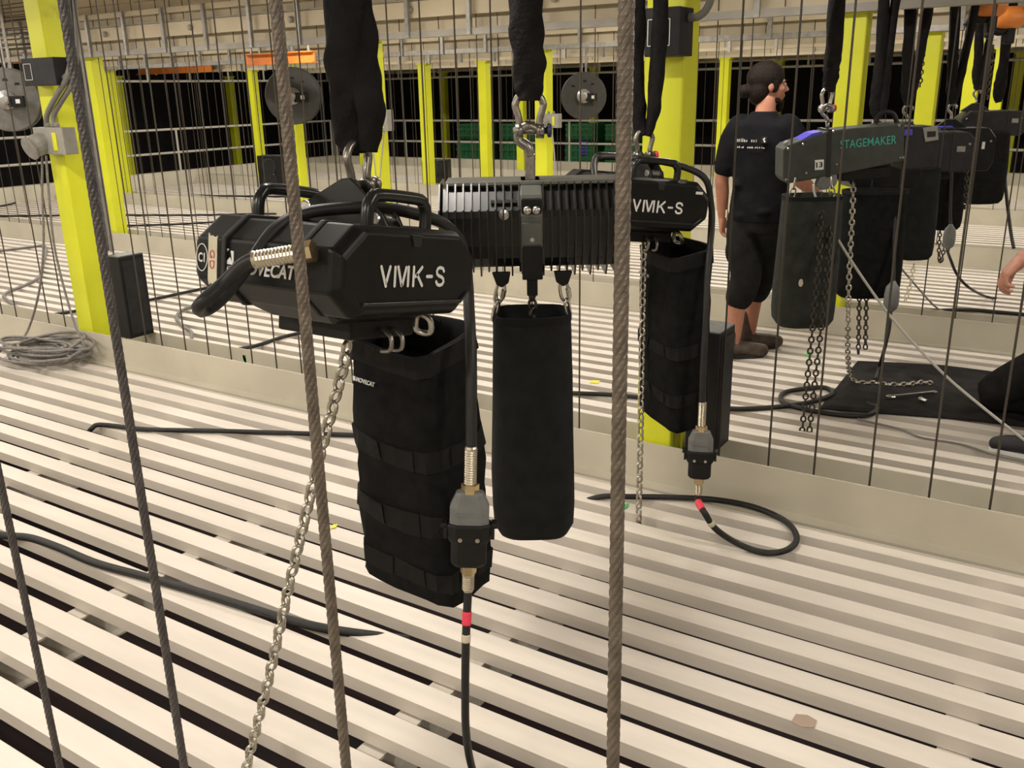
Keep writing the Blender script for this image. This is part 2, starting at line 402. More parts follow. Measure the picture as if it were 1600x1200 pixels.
# ================================================================== wire ropes
def strand_rope_mesh(name, R, z0, z1, lay, m):
    n = 6; per = 5; k = n*per; steps = int((z1-z0)/(lay/14)); rings = []
    for i in range(steps+1):
        z = z0+(z1-z0)*i/steps; ph = 2*math.pi*z/lay; r = []
        for j in range(k):
            a = 2*math.pi*j/k; q = (j % per)/per
            rr = R*(.80+.20*math.sin(math.pi*(q+.1))**.7)
            r.append((rr*math.cos(a+ph), rr*math.sin(a+ph), z))
        rings.append(r)
    return MB().loft(rings, False).mesh(name, m, smooth=False)
near_me = strand_rope_mesh('wire_rope', .0052, -.55, 2.98, .052, M_ROPE)
near_me2 = strand_rope_mesh('wire_rope', .0048, -.55, 2.98, .052, M_ROPE_D)
NY = row(-1)+.085
for px, py, lab, me in [(94, 1200, 'thick twisted steel wire rope hanging above the thick floor cable', near_me2),
                        (288, 1200, 'thick twisted dark steel wire rope hanging in front of the column with the socket box', near_me2),
                        (541, 1200, 'thick twisted brown steel wire rope hanging in front of the nearest hoist', near_me),
                        (957.5, 1200, 'thick twisted brown steel wire rope hanging in front of the ribbed hoist end', near_me)]:
    p = on_y(px, py, NY); o = link('wire_rope', me); o.location = (p.x, NY, 0); o.rotation_euler = (0, 0, random.random())
    tag(o, lab, 'rope', 'twisted wire ropes in the front row')

def thin_mesh(r, z0, z1): return MB().tube([(0, 0, z0), (0, 0, z1)], r, 6).mesh('thin_wire_rope', M_WIRE)
thin = thin_mesh(.0042, -.4, 2.98)
colclear = lambda x, xs: all(abs(x-c) > .115 for c in xs)
# first kerb slot
Y = row(0)+.05
xs = [on_y(px, py, Y).x for px, py in [(4, 493), (26, 495), (77, 505), (103, 512), (198, 530), (229, 537), (254, 543), (291, 550), (327, 557), (362, 564), (395, 571), (433, 578), (472, 585), (905, 671), (1123, 716), (1200, 729), (1271, 743), (1358, 760), (1451, 779), (1546, 797)]]
x = min(xs)-.2
while x > -9: xs.append(x); x -= .21
x = on_y(472, 585, Y).x+.19
while x < -1.75:
    if all(abs(x-q) > .12 for q in xs): xs.append(x)
    x += .19
x = max(xs)+.2
while x < 1.2: xs.append(x); x += .2
for x in sorted(xs):
    if not colclear(x, (-5.625, -1.495)): continue
    o = link('thin_wire_rope', thin); o.location = (x, Y, 0)
    tag(o, 'thin steel wire rope rising from the first kerb slot behind the hoists', 'rope', 'thin ropes in the first kerb slot')
for k, nm in ((1, 'second'), (2, 'third')):
    Y = row(k)+.03; x = -15.2
    while x < .6:
        if colclear(x, COLX+[-8.45]) and random.random() > .18:
            o = link('thin_wire_rope', thin); o.location = (x, Y+random.uniform(-.01, .012), 0)
            tag(o, 'thin steel wire rope rising from the %s kerb slot' % nm, 'rope', 'thin ropes in the %s kerb slot' % nm)
        x += .21+random.uniform(-.03, .05)
b = MB()
for k in (3, 4):
    x = -15.2
    while x < .4:
        if random.random() > .3 and colclear(x, COLX+[-8.45]):
            y = row(k)+.03; b.tube([(x, y, .0), (x, y, 2.98)], .004, 4)
        x += .24+random.uniform(-.04, .06)
o = b.build('far_wire_ropes', M_WIRE); tag(o, 'many hair-thin wire ropes rising from the distant kerb slots', 'ropes', kind='stuff')
# ropes that run level below the deck on the left, in front of the second beam
for i in range(16):
    z = 2.20+i*.030; y = row(1)-.20-.012*(i % 4)
    pts = [(-15.2, y, z+.03*math.sin(i)), (-12, y, z), (-9.9, y, z+random.uniform(-.05, .05))]
    o = MB().tube(pts, .005, 5).build('level_wire_rope', M_WIRE); tag(o, 'thin wire rope running level under the ceiling in front of the second beam', 'rope', 'level ropes under the ceiling')
# ================================================================== chains
def link_mesh(name, pitch, d, w, m, n=18, s=7):
    """one chain link in its local xz plane, long axis z, centred"""
    r = (w-d)/2; h = (pitch+d-w)/2+.0  # straight half length
    pts = []
    for i in range(n):
        a = 2*math.pi*i/n; x = r*math.cos(a); z = r*math.sin(a)+(h if math.sin(a) >= 0 else -h)
        pts.append((x, 0, z))
    return MB().tube(pts, d/2, s, closed=True).mesh(name, m, smooth=True)
CH = dict(pitch=.0285, d=.0095, w=.0325)
LINK = link_mesh('link', m=M_CHAIN, **CH); LINK_D = link_mesh('link', m=M_CHAIN_D, n=12, s=6, **CH); LINK_L = link_mesh('link', m=M_CHAIN, n=12, s=6, **CH)
def resample(pts, step):
    pts = [Vector(p) for p in pts]; out = [pts[0].copy()]; acc = 0.0; last = pts[0]
    for p in pts[1:]:
        seg = p-last; L = seg.length
        while acc+L >= step:
            tt = (step-acc)/L; last = last+seg*tt; out.append(last.copy()); seg = p-last; L = seg.length; acc = 0.0
        acc += L; last = p
    return out
def chain(label, pts, me, roll=0.0, joined=False, group=None, flat=False):
    c = resample(pts, CH['pitch']); root = None
    if joined:
        b = MB()
    else: root = thing('chain', label, 'chain', c[0], group=group)
    for i in range(len(c)-1):
        mid = (c[i]+c[i+1])/2; t = (c[i+1]-c[i]).normalized()
        q = t.to_track_quat('Z', 'X').to_matrix().to_4x4() @ Matrix.Rotation(roll+(math.pi/2 if i % 2 else 0), 4, 'Z')
        M = Matrix.Translation(mid) @ q
        if joined: b.add([v.co for v in me.vertices], [tuple(p.vertices) for p in me.polygons], M)
        else:
            o = link('link', me, root); o.matrix_local = Matrix.Translation(-c[0]) @ M
    if joined:
        root = b.build('chain', me.materials[0], smooth=True); tag(root, label, 'chain', group)
    return root
# ================================================================== shackles, slings
def shackle(loc, rotz, s, m, label, pin=None, group=None, tilt=0.0):
    """bow shackle, pin at the origin, bow upwards"""
    r = thing('shackle', label, 'shackle', loc, (tilt, 0, rotz), group)
    pts = [(-.030*s, 0, -.005*s), (-.030*s, 0, .02*s)]
    for i in range(0, 13):
        a = math.pi-(math.pi+0.0)*i/12; pts.append((.040*s*math.cos(a), 0, .055*s+.040*s*math.sin(a)))
    pts += [(.030*s, 0, .02*s), (.030*s, 0, -.005*s)]
    MB().tube(smooth_path(pts, 3), .0105*s, 8).build('bow', m, r, smooth=True)
    for sx in (-1, 1): MB().lathe([(.010*s, -.012*s), (.021*s, -.010*s), (.021*s, .010*s), (.010*s, .012*s)], 14, Matrix.Translation((sx*.031*s, 0, -.012*s)) @ Matrix.Rotation(math.pi/2, 4, 'Y')).build('eye', m, r, smooth=True)
    MB().tube([(-.048*s, 0, -.012*s), (.05*s, 0, -.012*s)], .0100*s, 10).build('pin', m, r, smooth=True)
    if pin: MB().lathe([(.012*s, -.006*s), (.020*s, -.004*s), (.020*s, .006*s), (.011*s, .008*s)], 12, Matrix.Translation((.056*s, 0, -.012*s)) @ Matrix.Rotation(math.pi/2, 4, 'Y')).build('pin_head', pin, r, smooth=True)
    return r
def sling(pts, widths, thick, label, fold, group=None, seed=1, second=None):
    """padded black round sling: flattened, wrinkled sleeve along the path"""
    rnd = random.Random(seed); s = thing('sling', label, 'sling', pts[0], group=group)
    def leg(pts, widths, thick):
        path = smooth_path(pts, 10); n = len(path); rings = []; ph = rnd.random()*6
        for i, p in enumerate(path):
            u = i/(n-1); f = u*(len(widths)-1); k = min(int(f), len(widths)-2); w = widths[k]+(widths[k+1]-widths[k])*(f-k)
            tg = (path[min(i+1, n-1)]-path[max(i-1, 0)]).normalized(); sd = Vector(fold); sd = (sd-tg*sd.dot(tg)).normalized(); nn = tg.cross(sd)
            ring = []
            for j in range(20):
                a = 2*math.pi*j/20; wr = 1+.07*math.sin(3*a+ph+u*19)+.05*math.sin(5*a-u*37+ph)
                ring.append(p-Vector(pts[0])*0+(sd*math.cos(a)*w/2*(1+.05*math.sin(u*41+ph))+nn*math.sin(a)*thick/2)*wr)
            rings.append(ring)
        return rings
    rg = leg(pts, widths, thick)
    o0 = Vector(pts[0])
    MB().loft([[p-o0 for p in r] for r in rg]).build('sleeve', M_SLING, s, smooth=True)
    if second:
        rg = leg(second, [w*.8 for w in widths], thick*.9)
        MB().loft([[p-o0 for p in r] for r in rg]).build('sleeve', M_SLING, s, smooth=True)
    return s
# ================================================================== power connector hanging on a cable
def connector(root, top, s=1.0, yaw=0.0):
    """inline multipole plug: nickel gland, grey hood, black housing, nickel gland; local z down from top"""
    M = Matrix.Translation(top) @ Matrix.Rotation(yaw, 4, 'Z') @ Matrix.Scale(s, 4)
    g = MB(); prof = [(.013, 0), (.0155, -.004)]
    for i in range(14): prof += [(.0165, -.008-i*.0065), (.0148, -.0105-i*.0065)]
    prof += [(.0165, -.099)]
    g.lathe(prof, 16, M).build('spring_gland', M_GLAND, root, smooth=False)
    MB().lathe([(.016, -.099), (.023, -.101), (.023, -.124), (.018, -.128)], 6, M).build('hex_nut', M_BRASS, root)
    h = MB()
    r = lambda w, d, z: [(-w, -d*.6, z), (-w*.6, -d, z), (w*.6, -d, z), (w, -d*.6, z), (w, d*.6, z), (w*.6, d, z), (-w*.6, d, z), (-w, d*.6, z)]
    hood = h.loft([r(.020, .017, -.120), r(.034, .020, -.124), r(.050, .0235, -.162), r(.050, .0235, -.215)], True, False, M).build('hood', M_PLUG, root, bevel=.003)
    MB().box((0, -.0225, -.178), (.07, .006, .005), M).build('hood_ridge', M_PLUG, hood)
    hs = MB().loft([r(.055, .028, -.207), r(.057, .030, -.215), r(.054, .029, -.250), r(.046, .025, -.262), r(.046, .025, -.318), r(.036, .02, -.330)], True, False, M).build('housing', M_BOXB, root, bevel=.003)
    for sx in (-1, 1):
        lv = MB(); lv.box((sx*.060, 0, -.232), (.010, .040, .030), M).box((sx*.064, 0, -.212), (.016, .034, .012), M).build('locking_lever', M_BOXB, hs, bevel=.002)
        MB().lathe([(.004, -.032), (.006, -.031), (.006, -.028)], 8, M @ Matrix.Translation((sx*.022, 0, -.245)) @ Matrix.Rotation(math.pi/2, 4, 'X') @ Matrix.Translation((0, 0, .06))).build('screw', M_STEEL, hs)
    MB().lathe([(.019, -.326), (.021, -.330), (.021, -.352), (.017, -.356)], 6, M).build('hex_nut', M_BRASS, root)
    prof = [(.0165, -.354)]
    for i in range(7): prof += [(.0165, -.360-i*.0065), (.0148, -.3625-i*.0065)]
    prof += [(.0135, -.406)]
    MB().lathe(prof, 16, M).build('spring_gland', M_GLAND, root)
    return M @ Vector((0, 0, -.40))
def cable(name, label, pts, r, m=None, parent=None, sub=8, cat='cable', n=8):
    p = smooth_path(pts, sub)
    o = MB().tube(p, r, n).build(name, m or M_RUB, parent, smooth=True)
    if parent is None: tag(o, label, cat)
    return o

# ================================================================== the two octagonal hoists
def oct_ring(x, w, h, cy, cz, ct=None):
    """octagon in the yz plane"""
    a, b = w/2, h/2
    pts = [(-a+cy, -b), (a-cy, -b), (a, -b+cz), (a, b-cz), (a-cy, b), (-a+cy, b), (-a, b-cz), (-a, -b+cz)]
    return [(x, p[0], p[1]) for p in pts]
def octagon_hoist(loc, yaw, tilt, label, first):
    r = thing('chain_hoist', label, 'chain hoist', loc)
    r.rotation_mode = 'XYZ'
    r.matrix_world = Matrix.Translation(loc) @ Matrix.Rotation(yaw, 4, 'Z') @ Matrix.Rotation(-tilt, 4, 'X')
    L, W, Hh = .390, .425, .172
    x1 = L/2
    # main housing, slightly waisted, with a belly under it
    b = MB().loft([oct_ring(-x1+.085, W-.012, Hh-.008, .05, .042), oct_ring(x1-.085, W-.012, Hh-.008, .05, .042)])
    hou = b.build('housing', M_BLK, r, bevel=.006); caps = {}
    bl = MB(); bl.loft([[(x, -.165, -.075), (x, .165, -.075), (x, .12, -.075-d), (x, -.12, -.075-d)] for x, d in ((-.12, .012), (-.06, .03), (.10, .03), (.12, .02))]).build('belly_plate', M_BLK, r, bevel=.004)
    for sx in (-1, 1):
        c = MB()
        e = lambda x, g: oct_ring(sx*x, W-2*g, Hh-2*g, .055, .046)
        rings = [e(x1-.088, 0), e(x1-.022, 0), e(x1-.004, .010), e(x1, .018)]
        if sx < 0: rings = rings[::-1]
        caps[sx] = c.loft(rings).build('end_cover', M_BLK, r, bevel=.005)
        g = MB(); g.loft([oct_ring(sx*(x1-.100), W+.004, Hh+.006, .055, .046), oct_ring(sx*(x1-.088), W+.004, Hh+.006, .055, .046)] if sx > 0 else [oct_ring(-(x1-.088), W+.004, Hh+.006, .055, .046), oct_ring(-(x1-.100), W+.004, Hh+.006, .055, .046)]).build('gasket', M_RUB, r, bevel=.003)
        hx = sx*(x1-.05)
        pts = [(hx, -.088, Hh/2-.01), (hx, -.088, Hh/2+.030), (hx, -.078, Hh/2+.048), (hx, -.058, Hh/2+.057), (hx, .058, Hh/2+.057), (hx, .078, Hh/2+.048), (hx, .088, Hh/2+.030), (hx, .088, Hh/2-.01)]
        MB().tube(smooth_path(pts, 4), .0125, 10).build('handle', M_BLK2, r, smooth=True)
    # raised lower ledge on the lettered cover, notch at the top
    MB().prism([(-.150, -.054), (.152, -.054), (.176, -.036), (.176, -.041), (.155, -.061), (-.150, -.061)], x1-.001, x1+.005, 'x').build('cover_ridge', M_BLK2, caps[1], bevel=.0015)
    MB().prism([(-.016, .074), (.016, .074), (.010, .050), (-.010, .050)], x1-.004, x1+.004, 'x').build('cover_notch', M_RUB, caps[1], bevel=.002)
    VM = [[(0, 1), (.42, 0)], [(.46, .22), (.72, 1)]]
    VM += [[(1.14, 0), (1.14, .98)], [(1.38, 1.0), (1.72, .02)], [(1.78, .05), (2.06, .98)], [(2.26, 1), (2.26, 0)]]
    VM += [[(2.72, 0), (2.72, 1)], [(2.90, .50), (3.44, 1)], [(3.04, .58), (3.50, 0)], [(3.92, .50), (4.36, .50)]]
    VM += [[(5.46, .80), (5.36, .95), (5.10, 1.0), (4.90, .95), (4.80, .80), (4.84, .63), (5.02, .53), (5.26, .47), (5.44, .36), (5.48, .20), (5.36, .05), (5.12, 0), (4.90, .05), (4.79, .20)]]
    VM = [[((x-2.74)*1.0, y-.5) for x, y in st_] for st_ in VM]
    stroke_text('lettering', VM, .0355, .19, (x1+.0002, -.004, -.006), (0, 1, 0), (0, 0, 1), M_WHITE, caps[1])
    # lettering on the long side (faces -y)
    yl = -(W-.012)/2-.001
    put_text('lettering', 'MOVECAT', M_WHITE, .150, .026, (.012, yl, -.010), (1, 0, 0), (0, 0, 1), hou, bold=.02, shear=.25)
    lg = MB(); q = .0125
    for (cx, cz, pts) in [(0, q*1.1, [(-q, -q), (q, -q), (q, q), (-q, q)])]:
        lg.prism([(-.090-q, -.010+.002), (-.090+q, -.010+.002), (-.090+q*.2, -.010+2*q*.62)], yl-.001, yl+.001, 'y')
        lg.prism([(-.090-q, .010), (-.090-q, .010), (-.090+q*.0, .010+q*.9), (-.090-q*.9, .010+q*.9)], yl-.001, yl+.001, 'y')
        lg.prism([(-.090+q, -.004), (-.090+q, .018), (-.090+q*.35, .018), (-.090+q*.75, -.004)], yl-.001, yl+.001, 'y')
        lg.prism([(-.090-q, -.0115), (-.090+q, -.0115), (-.090+q, -.030), (-.090+q*.2, -.0125)], yl-.001, yl+.001, 'y')
        lg.prism([(-.090-q, -.013), (-.090-q*.2, -.014), (-.090+q*.7, -.036), (-.090-q, -.036)], yl-.001, yl+.001, 'y')
    lg.build('emblem', M_WHITE, hou)
    if first:
        ring = [(.026*math.cos(2*math.pi*i/28), .026*math.sin(2*math.pi*i/28)) for i in range(28)]
        MB().tube([(-.160+.62*p[0], yl-.0065, p[1]) for p in ring], .0011, 5, closed=True).build('tag_ring', M_WHITE, caps[-1])
        put_text('tag_lettering', 'C1', M_WHITE, .018, .018, (-.160, yl-.0066, 0), (1, 0, 0), (0, 0, 1), caps[-1], bold=.015)
        MB().prism([(-.142, .048), (-.137, .040), (-.133, .044), (-.124, .040), (-.1175, .044), (-.117, -.052), (-.122, -.045), (-.128, -.053), (-.133, -.046), (-.139, -.051), (-.142, -.04)], yl-.0065, yl-.004, 'y').build('paper_tape', M_TAPE, caps[-1])
        put_text('scrawl', 'GD', M_PINK, .036, .013, (-.130, yl-.0068, -.002), (0, 0, -1), (1, 0, 0), caps[-1], bold=-.01)
    # suspension bracket
    for sy in (-.022, .022):
        MB().prism([(-.140, Hh/2-.01), (-.115, Hh/2+.035), (-.010, Hh/2+.088), (.012, Hh/2+.090), (.030, Hh/2+.078), (.105, Hh/2+.020), (.125, Hh/2-.01)], sy+.03-.004, sy+.03+.004, 'y').build('bracket_plate', M_BLK2, r, bevel=.002)
    MB().tube([(-.105, .0, Hh/2+.022), (-.105, .065, Hh/2+.022)], .019, 14).build('bracket_bolt', M_STEEL, r, bevel=.003)
    MB().tube([(.085, .0, Hh/2+.012), (.085, .065, Hh/2+.012)], .014, 12).build('bracket_bolt', M_STEEL, r, bevel=.003)
    # chain guide under the belly and bag lugs
    MB().box((.0, .03, -.118), (.20, .20, .045)).build('chain_guide', M_BLK, r, bevel=.006)
    for y in (.02, .055): MB().tube(smooth_path([(.105, y, -.12), (.128, y, -.135), (.128, y, -.16), (.105, y, -.165)], 4), .005, 6).build('chain_stop', M_SHK, r, smooth=True)
    MB().tube(smooth_path([(.10, .14, -.095), (.125, .15, -.105), (.115, .165, -.135), (.09, .15, -.13)], 4, True), .007, 8, closed=True).build('bag_clip', M_STEEL, r, smooth=True)
    return r
# ================================================================== placing the hoist row
# runway beam that carries the slings
for ya, yb, lab in ((.80, 3.40, 'dark runway beam carrying the slings in the nearest bay'), (3.66, 6.36, 'dark runway beam carrying the slings in the second bay'), (6.66, 9.3, 'dark runway beam carrying the slings in the third bay')):
    rb = thing('runway_beam', lab, 'beam', (-1.25, ya, 2.40))
    MB().box((0, (yb-ya)/2, 0), (.34, yb-ya, .012)).build('lower_flange', M_FLANGE, rb)
    MB().box((0, (yb-ya)/2, .10), (.012, yb-ya, .19)).build('web', M_FLANGE, rb)
    MB().box((0, (yb-ya)/2, .20), (.12, yb-ya, .012)).build('upper_flange', M_FLANGE, rb)

def vrow(p, z0, z1, n=5):
    return [Vector((p.x, p.y, z0+(z1-z0)*i/(n-1))) for i in range(n)]
SIDE = (RT.x, RT.y, 0)
# ---- hoist one
H1 = Vector((-1.294, 1.364, 1.317))
h1 = octagon_hoist(H1, 0, math.radians(10), 'black octagonal chain hoist with a C1 tag, paper tape and white VMK-S lettering', True)
lug = Vector((-1.297, 1.445, 1.478))
shackle(lug, math.pi/2, .82, M_SHK, 'worn steel bow shackle on the foremost hoist bracket', M_SHK)
sl = sling([lug+Vector((-.012, .0, .055)), lug+Vector((-.014, .0, .10)), lug+Vector((-.014, 0, .20)), lug+Vector((-.006, 0, .34)), Vector((lug.x-.004, lug.y, 2.12)), Vector((lug.x, lug.y, 2.388))], [.045, .070, .082, .080, .078, .080], .04, 'wrinkled black sling holding the foremost hoist', SIDE, 'black slings', 3,
           second=[lug+Vector((.022, .01, .060)), lug+Vector((.030, .012, .14)), lug+Vector((.012, .02, .24)), lug+Vector((.004, .02, .45)), Vector((lug.x, lug.y+.02, 2.388))])
# cable of hoist one: gland on the long side, loop, over the top, down to the plug
g0, g1 = on_y(474, 394, 1.135), on_y(398, 406, 1.100)
gd = (g1-g0).normalized(); q = gd.to_track_quat('Z', 'X').to_matrix().to_4x4()
inv1 = h1.matrix_world.inverted()
prof = [(.020, 0), (.021, .008)]
Lg = (g1-g0).length
for i in range(12): prof += [(.0165, .010+i*(Lg-.012)/12), (.0150, .010+(i+.6)*(Lg-.012)/12)]
prof += [(.0165, Lg)]
o = MB().lathe(prof, 16, inv1 @ Matrix.Translation(g0) @ q).build('cable_gland', M_GLAND, h1)
o = MB().lathe([(.0195, -.02), (.0195, .006)], 6, inv1 @ Matrix.Translation(g0) @ q).build('gland_nut', M_BRASS, h1)
ctop = on_x(736, 697, -1.075)
pts = [g0+gd*.02, g1+gd*.01, at(350, 442, 1.62), at(318, 470, 1.60), at(310, 482, 1.62), at(322, 484, 1.66), at(350, 462, 1.68), at(395, 405, 1.68), at(430, 358, 1.70), at(470, 335, 1.74), at(530, 326, 1.78), at(590, 325, 1.82), at(640, 332, 1.88), at(690, 348, 1.94), at(716, 372, 2.04), at(727, 405, 2.07), at(731, 445, 2.06), at(733, 485, 2.02), at(735, 530, 1.985), at(736, 600, 1.97), Vector((ctop.x, ctop.y, ctop.z-.02))]
cable('supply_cable', '', [inv1 @ p for p in pts], .0126, M_RUB, h1, 8)
c1 = thing('power_connector', 'grey and black inline power connector hanging beside the foremost chain bag', 'connector', ctop)
s1 = .235/.406*1.0
end = connector(c1, Vector((0, 0, 0)), .875, math.radians(33))
dv = (on_x(731, 930, -1.09)-ctop).normalized(); c1.rotation_mode = 'QUATERNION'; c1.rotation_quaternion = Vector((0, 0, -1)).rotation_difference(dv)
e = ctop+c1.rotation_quaternion @ end
floor1 = Vector((-1.145, 1.541, .012))
low = [e-dv*.01, e+dv*.02, on_x(728, 1000, -1.085), on_x(727, 1080, -1.09), on_x(728, 1140, -1.10), on_x(735, 1190, -1.12), on_x(748, 1225, -1.13), on_x(775, 1262, -1.14)]
lo_ = cable('cable_tail', 'black rubber cable dropping from the foremost connector with a red band', low, .0098)
lo_.name = 'power_cable'
def bands(o, pts, r, specs, sub=8):
    path = smooth_path(pts, sub*4)
    for y0, y1, xmax, m, nm in specs:
        q = [p for p in path if y0 <= px_of(p)[1] <= y1 and xmax-60 < px_of(p)[0] < xmax]
        if len(q) > 1: MB().tube(q, r, 10).build(nm, m, o, smooth=True)
bands(lo_, low, .0110, ((955, 978, 760, M_RED, 'red_band'), (990, 1004, 760, M_TAPE, 'paper_band')))
# chain bag one
def box_bag(rim, bottom, label, m, bands, txt=None, sag=.03, tilt=0.0):
    """four-cornered fabric bag: rim and bottom are lists of near, left, far, right corners"""
    rim = [Vector(p) for p in rim]; bot = [Vector(p) for p in bottom]; o = sum(rim, Vector())/4
    r = thing('chain_bag', label, 'bag', o)
    def ring(u, inset=0.0):
        c4 = [rim[i].lerp(bot[i], u)-o for i in range(4)]; c = sum(c4, Vector())/4; out = []
        for i in range(4):
            a, b = c4[i], c4[(i+1) % 4]
            for k in range(6):
                t = (k+.35)/6 if k else .10
                p = a.lerp(b, t); bulge = math.sin(math.pi*t)*.018*math.sin(math.pi*min(1, u*1.0+.05))
                out.append(p+(p-c)*Vector((1, 1, 0)).length*0+((p-c)*Vector((1, 1, 0)) if False else Vector(((p-c).x, (p-c).y, 0)).normalized()*(bulge+.006*math.sin(u*17+i*2+k)-inset)))
        return out
    us = [0, .03, .06, .1, .2, .3, .4, .5, .6, .7, .8, .9, .97, 1.0]
    outer = [ring(u, .0 if u > .06 else -.004) for u in us]
    inner = [ring(u, .008) for u in (0, .1, .25)]
    b = MB(); rings = inner[::-1]+outer
    n = len(rings[0]); bottom_c = sum(outer[-1], Vector())/n
    last = [p.lerp(bottom_c, .25)+Vector((0, 0, -sag*.6)) for p in outer[-1]]; last2 = [p.lerp(bottom_c, .7)+Vector((0, 0, -sag)) for p in outer[-1]]
    b.loft(rings+[last, last2], True).build('sack', m, r, smooth=True)
    b = MB(); b.loft([ring(0, -.007), ring(.075, -.007), ring(.075, -.002), ring(0, -.002)], False, True).build('hem', M_WEB, r, smooth=False)
    for u0, u1 in bands:
        b = MB(); wb_ = b.loft([ring(u0, -.0035), ring(u1, -.0035), ring(u1, .002), ring(u0, .002)], False, True).build('webbing_band', M_WEB, r)
        # stitched loops on the band
        a = ring(u0, -.007); c = ring(u1, -.007)
        for j in (1, 3, 19, 21):
            MB().add([a[j], a[j+1], c[j+1], c[j]], [(0, 1, 2, 3)]).build('webbing_loop', M_WEB, wb_)
    if txt:
        A, Bp = rim[0].lerp(bot[0], .14)-o, rim[1].lerp(bot[1], .14)-o
        rt = (A-Bp).normalized(); up = (rim[0]-bot[0]).normalized(); nrm = rt.cross(up).normalized()
        ctr = Bp.lerp(A, .30)+nrm*.016
        put_text('woven_label', txt, M_WHITE, .062, .011, ctr, rt, nrm.cross(rt), r, bold=.01, shear=.2)
        MB().box((0, 0, 0), (.008, .001, .011), Matrix.Translation(Bp.lerp(A, .30)+nrm*.016-rt*.038)).build('woven_emblem', M_WHITE, r)
    return r
def rect(c, yaw, wx, wy, z, dz=(0, 0, 0, 0)):
    n = Vector((math.cos(yaw), math.sin(yaw), 0)); u = Vector((-math.sin(yaw), math.cos(yaw), 0)); c = Vector((c[0], c[1], z))
    return [c+n*wx/2-u*wy/2+Vector((0, 0, dz[0])), c-n*wx/2-u*wy/2+Vector((0, 0, dz[1])), c-n*wx/2+u*wy/2+Vector((0, 0, dz[2])), c+n*wx/2+u*wy/2+Vector((0, 0, dz[3]))]
box_bag([(-1.180, 1.475, 1.10), (-1.420, 1.500, 1.115), (-1.42, 1.70, 1.14), (-1.190, 1.695, 1.13)], [(-1.138, 1.469, .50), (-1.445, 1.512, .50), (-1.43, 1.69, .505), (-1.120, 1.645, .505)],
        'square black chain bag with webbing bands under the foremost hoist', M_FAB, ((.36, .44), (.62, .71), (.86, .94)), 'MOVECAT')
# load chain one, pulled aside
chain('steel load chain slanting down from the foremost hoist through the floor', [Vector((-1.268, 1.352, 1.19)), on_y(540, 560, 1.345), on_y(495, 730, 1.315), on_y(455, 900, 1.285), on_y(420, 1060, 1.262), Vector((-1.64, 1.240, 0.0)), Vector((-1.69, 1.212, -.14))], LINK, roll=.5)

# ---- hoist two, ribbed
def ribbed_hoist(loc, yaw, label):
    r = thing('chain_hoist', label, 'chain hoist', loc, (0, 0, yaw))
    P = [(-.078, .124), (.078, .124), (.142, .060), (.150, .040), (.150, -.045), (.135, -.085), (.100, -.118), (-.100, -.118), (-.135, -.085), (-.150, -.045), (-.150, .040), (-.142, .060)]
    core = [(y*.87, z*.90) for y, z in P]
    MB().prism(core, -.245, .245, 'x').build('core', M_BLK2, r, bevel=.004)
    MB().prism([(-.080, .118), (.080, .118), (.076, .128), (-.076, .128)], -.235, .250, 'x').build('top_cover', M_GREY2, r, bevel=.002)
    fm = MB(); fm.prism(P, -.0022, .0022, 'x'); fme = fm.mesh('fin', M_BLK2)
    fm = MB(); fm.prism([(y*1.0, z*(1.0 if z > 0 else 1.10)) for y, z in P], -.0022, .0022, 'x'); fme2 = fm.mesh('fin', M_BLK2)
    n = 24
    for i in range(n):
        x = -.250+.5*i/(n-1)
        if abs(x) < .028: continue
        o = link('fin', fme2 if i % 2 else fme, r); o.location = (x, 0, 0)
    # centre block with a hook shank and chain outlet
    MB().prism([(-.152, .045), (-.120, .095), (-.06, .128), (.06, .128), (.15, .05), (.15, -.06), (.1, -.125), (-.11, -.125), (-.152, -.075)], -.030, .030, 'x').build('centre_block', M_GREY2, r, bevel=.004)
    MB().box((0, -.157, -.005), (.052, .012, .060)).build('front_cover', M_GREY2, r, bevel=.003)
    MB().box((0, -.155, -.085), (.056, .014, .09)).build('chain_cover', M_BLK, r, bevel=.003)
    MB().box((0, -.135, .062), (.056, .03, .05)).build('latch_block', M_BLK, r, bevel=.004)
    for sx in (-1, 1): MB().lathe([(.006, 0), (.011, .002), (.011, .012), (.006, .015)], 12, Matrix.Translation((sx*.012, -.152, .058)) @ Matrix.Rotation(math.pi/2, 4, 'X')).build('cap_screw', M_STEEL, r, smooth=True)
    MB().lathe([(.004, 0), (.006, .002)], 10, Matrix.Translation((0, -.163, -.02)) @ Matrix.Rotation(math.pi/2, 4, 'X')).build('rivet', M_STEEL, r)
    MB().lathe([(.014, 0), (.014, .012), (.006, .014)], 12, Matrix.Translation((-.075, -.128, .045)) @ Matrix.Rotation(math.pi/2, 4, 'X')).build('eye_boss', M_STEEL, r)
    MB().box((-.075, -.10, .078), (.07, .03, .008)).build('type_plate', M_GREY2, r)
    # hook
    MB().box((0, -.03, .155), (.028, .024, .09)).build('hook_shank', M_SHK, r, bevel=.004)
    MB().tube(smooth_path([(0, -.03, .19), (-.006, -.03, .215), (-.030, -.03, .235), (-.026, -.03, .262), (0, -.03, .272), (.026, -.03, .258), (.028, -.03, .238)], 5), [.015]*10+[.014]*10+[.012]*11, 9).build('top_hook', M_SHK, r, smooth=True)
    # lugs that carry the bag
    for sx in (-1, 1):
        MB().prism([(sx*.060, -.115), (sx*.112, -.115), (sx*.100, -.150), (sx*.085, -.158), (sx*.066, -.145)], -.125, -.105, 'y').build('bag_lug', M_BLK, r, bevel=.003)
    MB().box((0, -.10, -.155), (.030, .03, .06)).build('chain_outlet', M_BLK, r, bevel=.003)
    return r
H2 = at(829, 350, 2.60)
yaw2 = HEAD
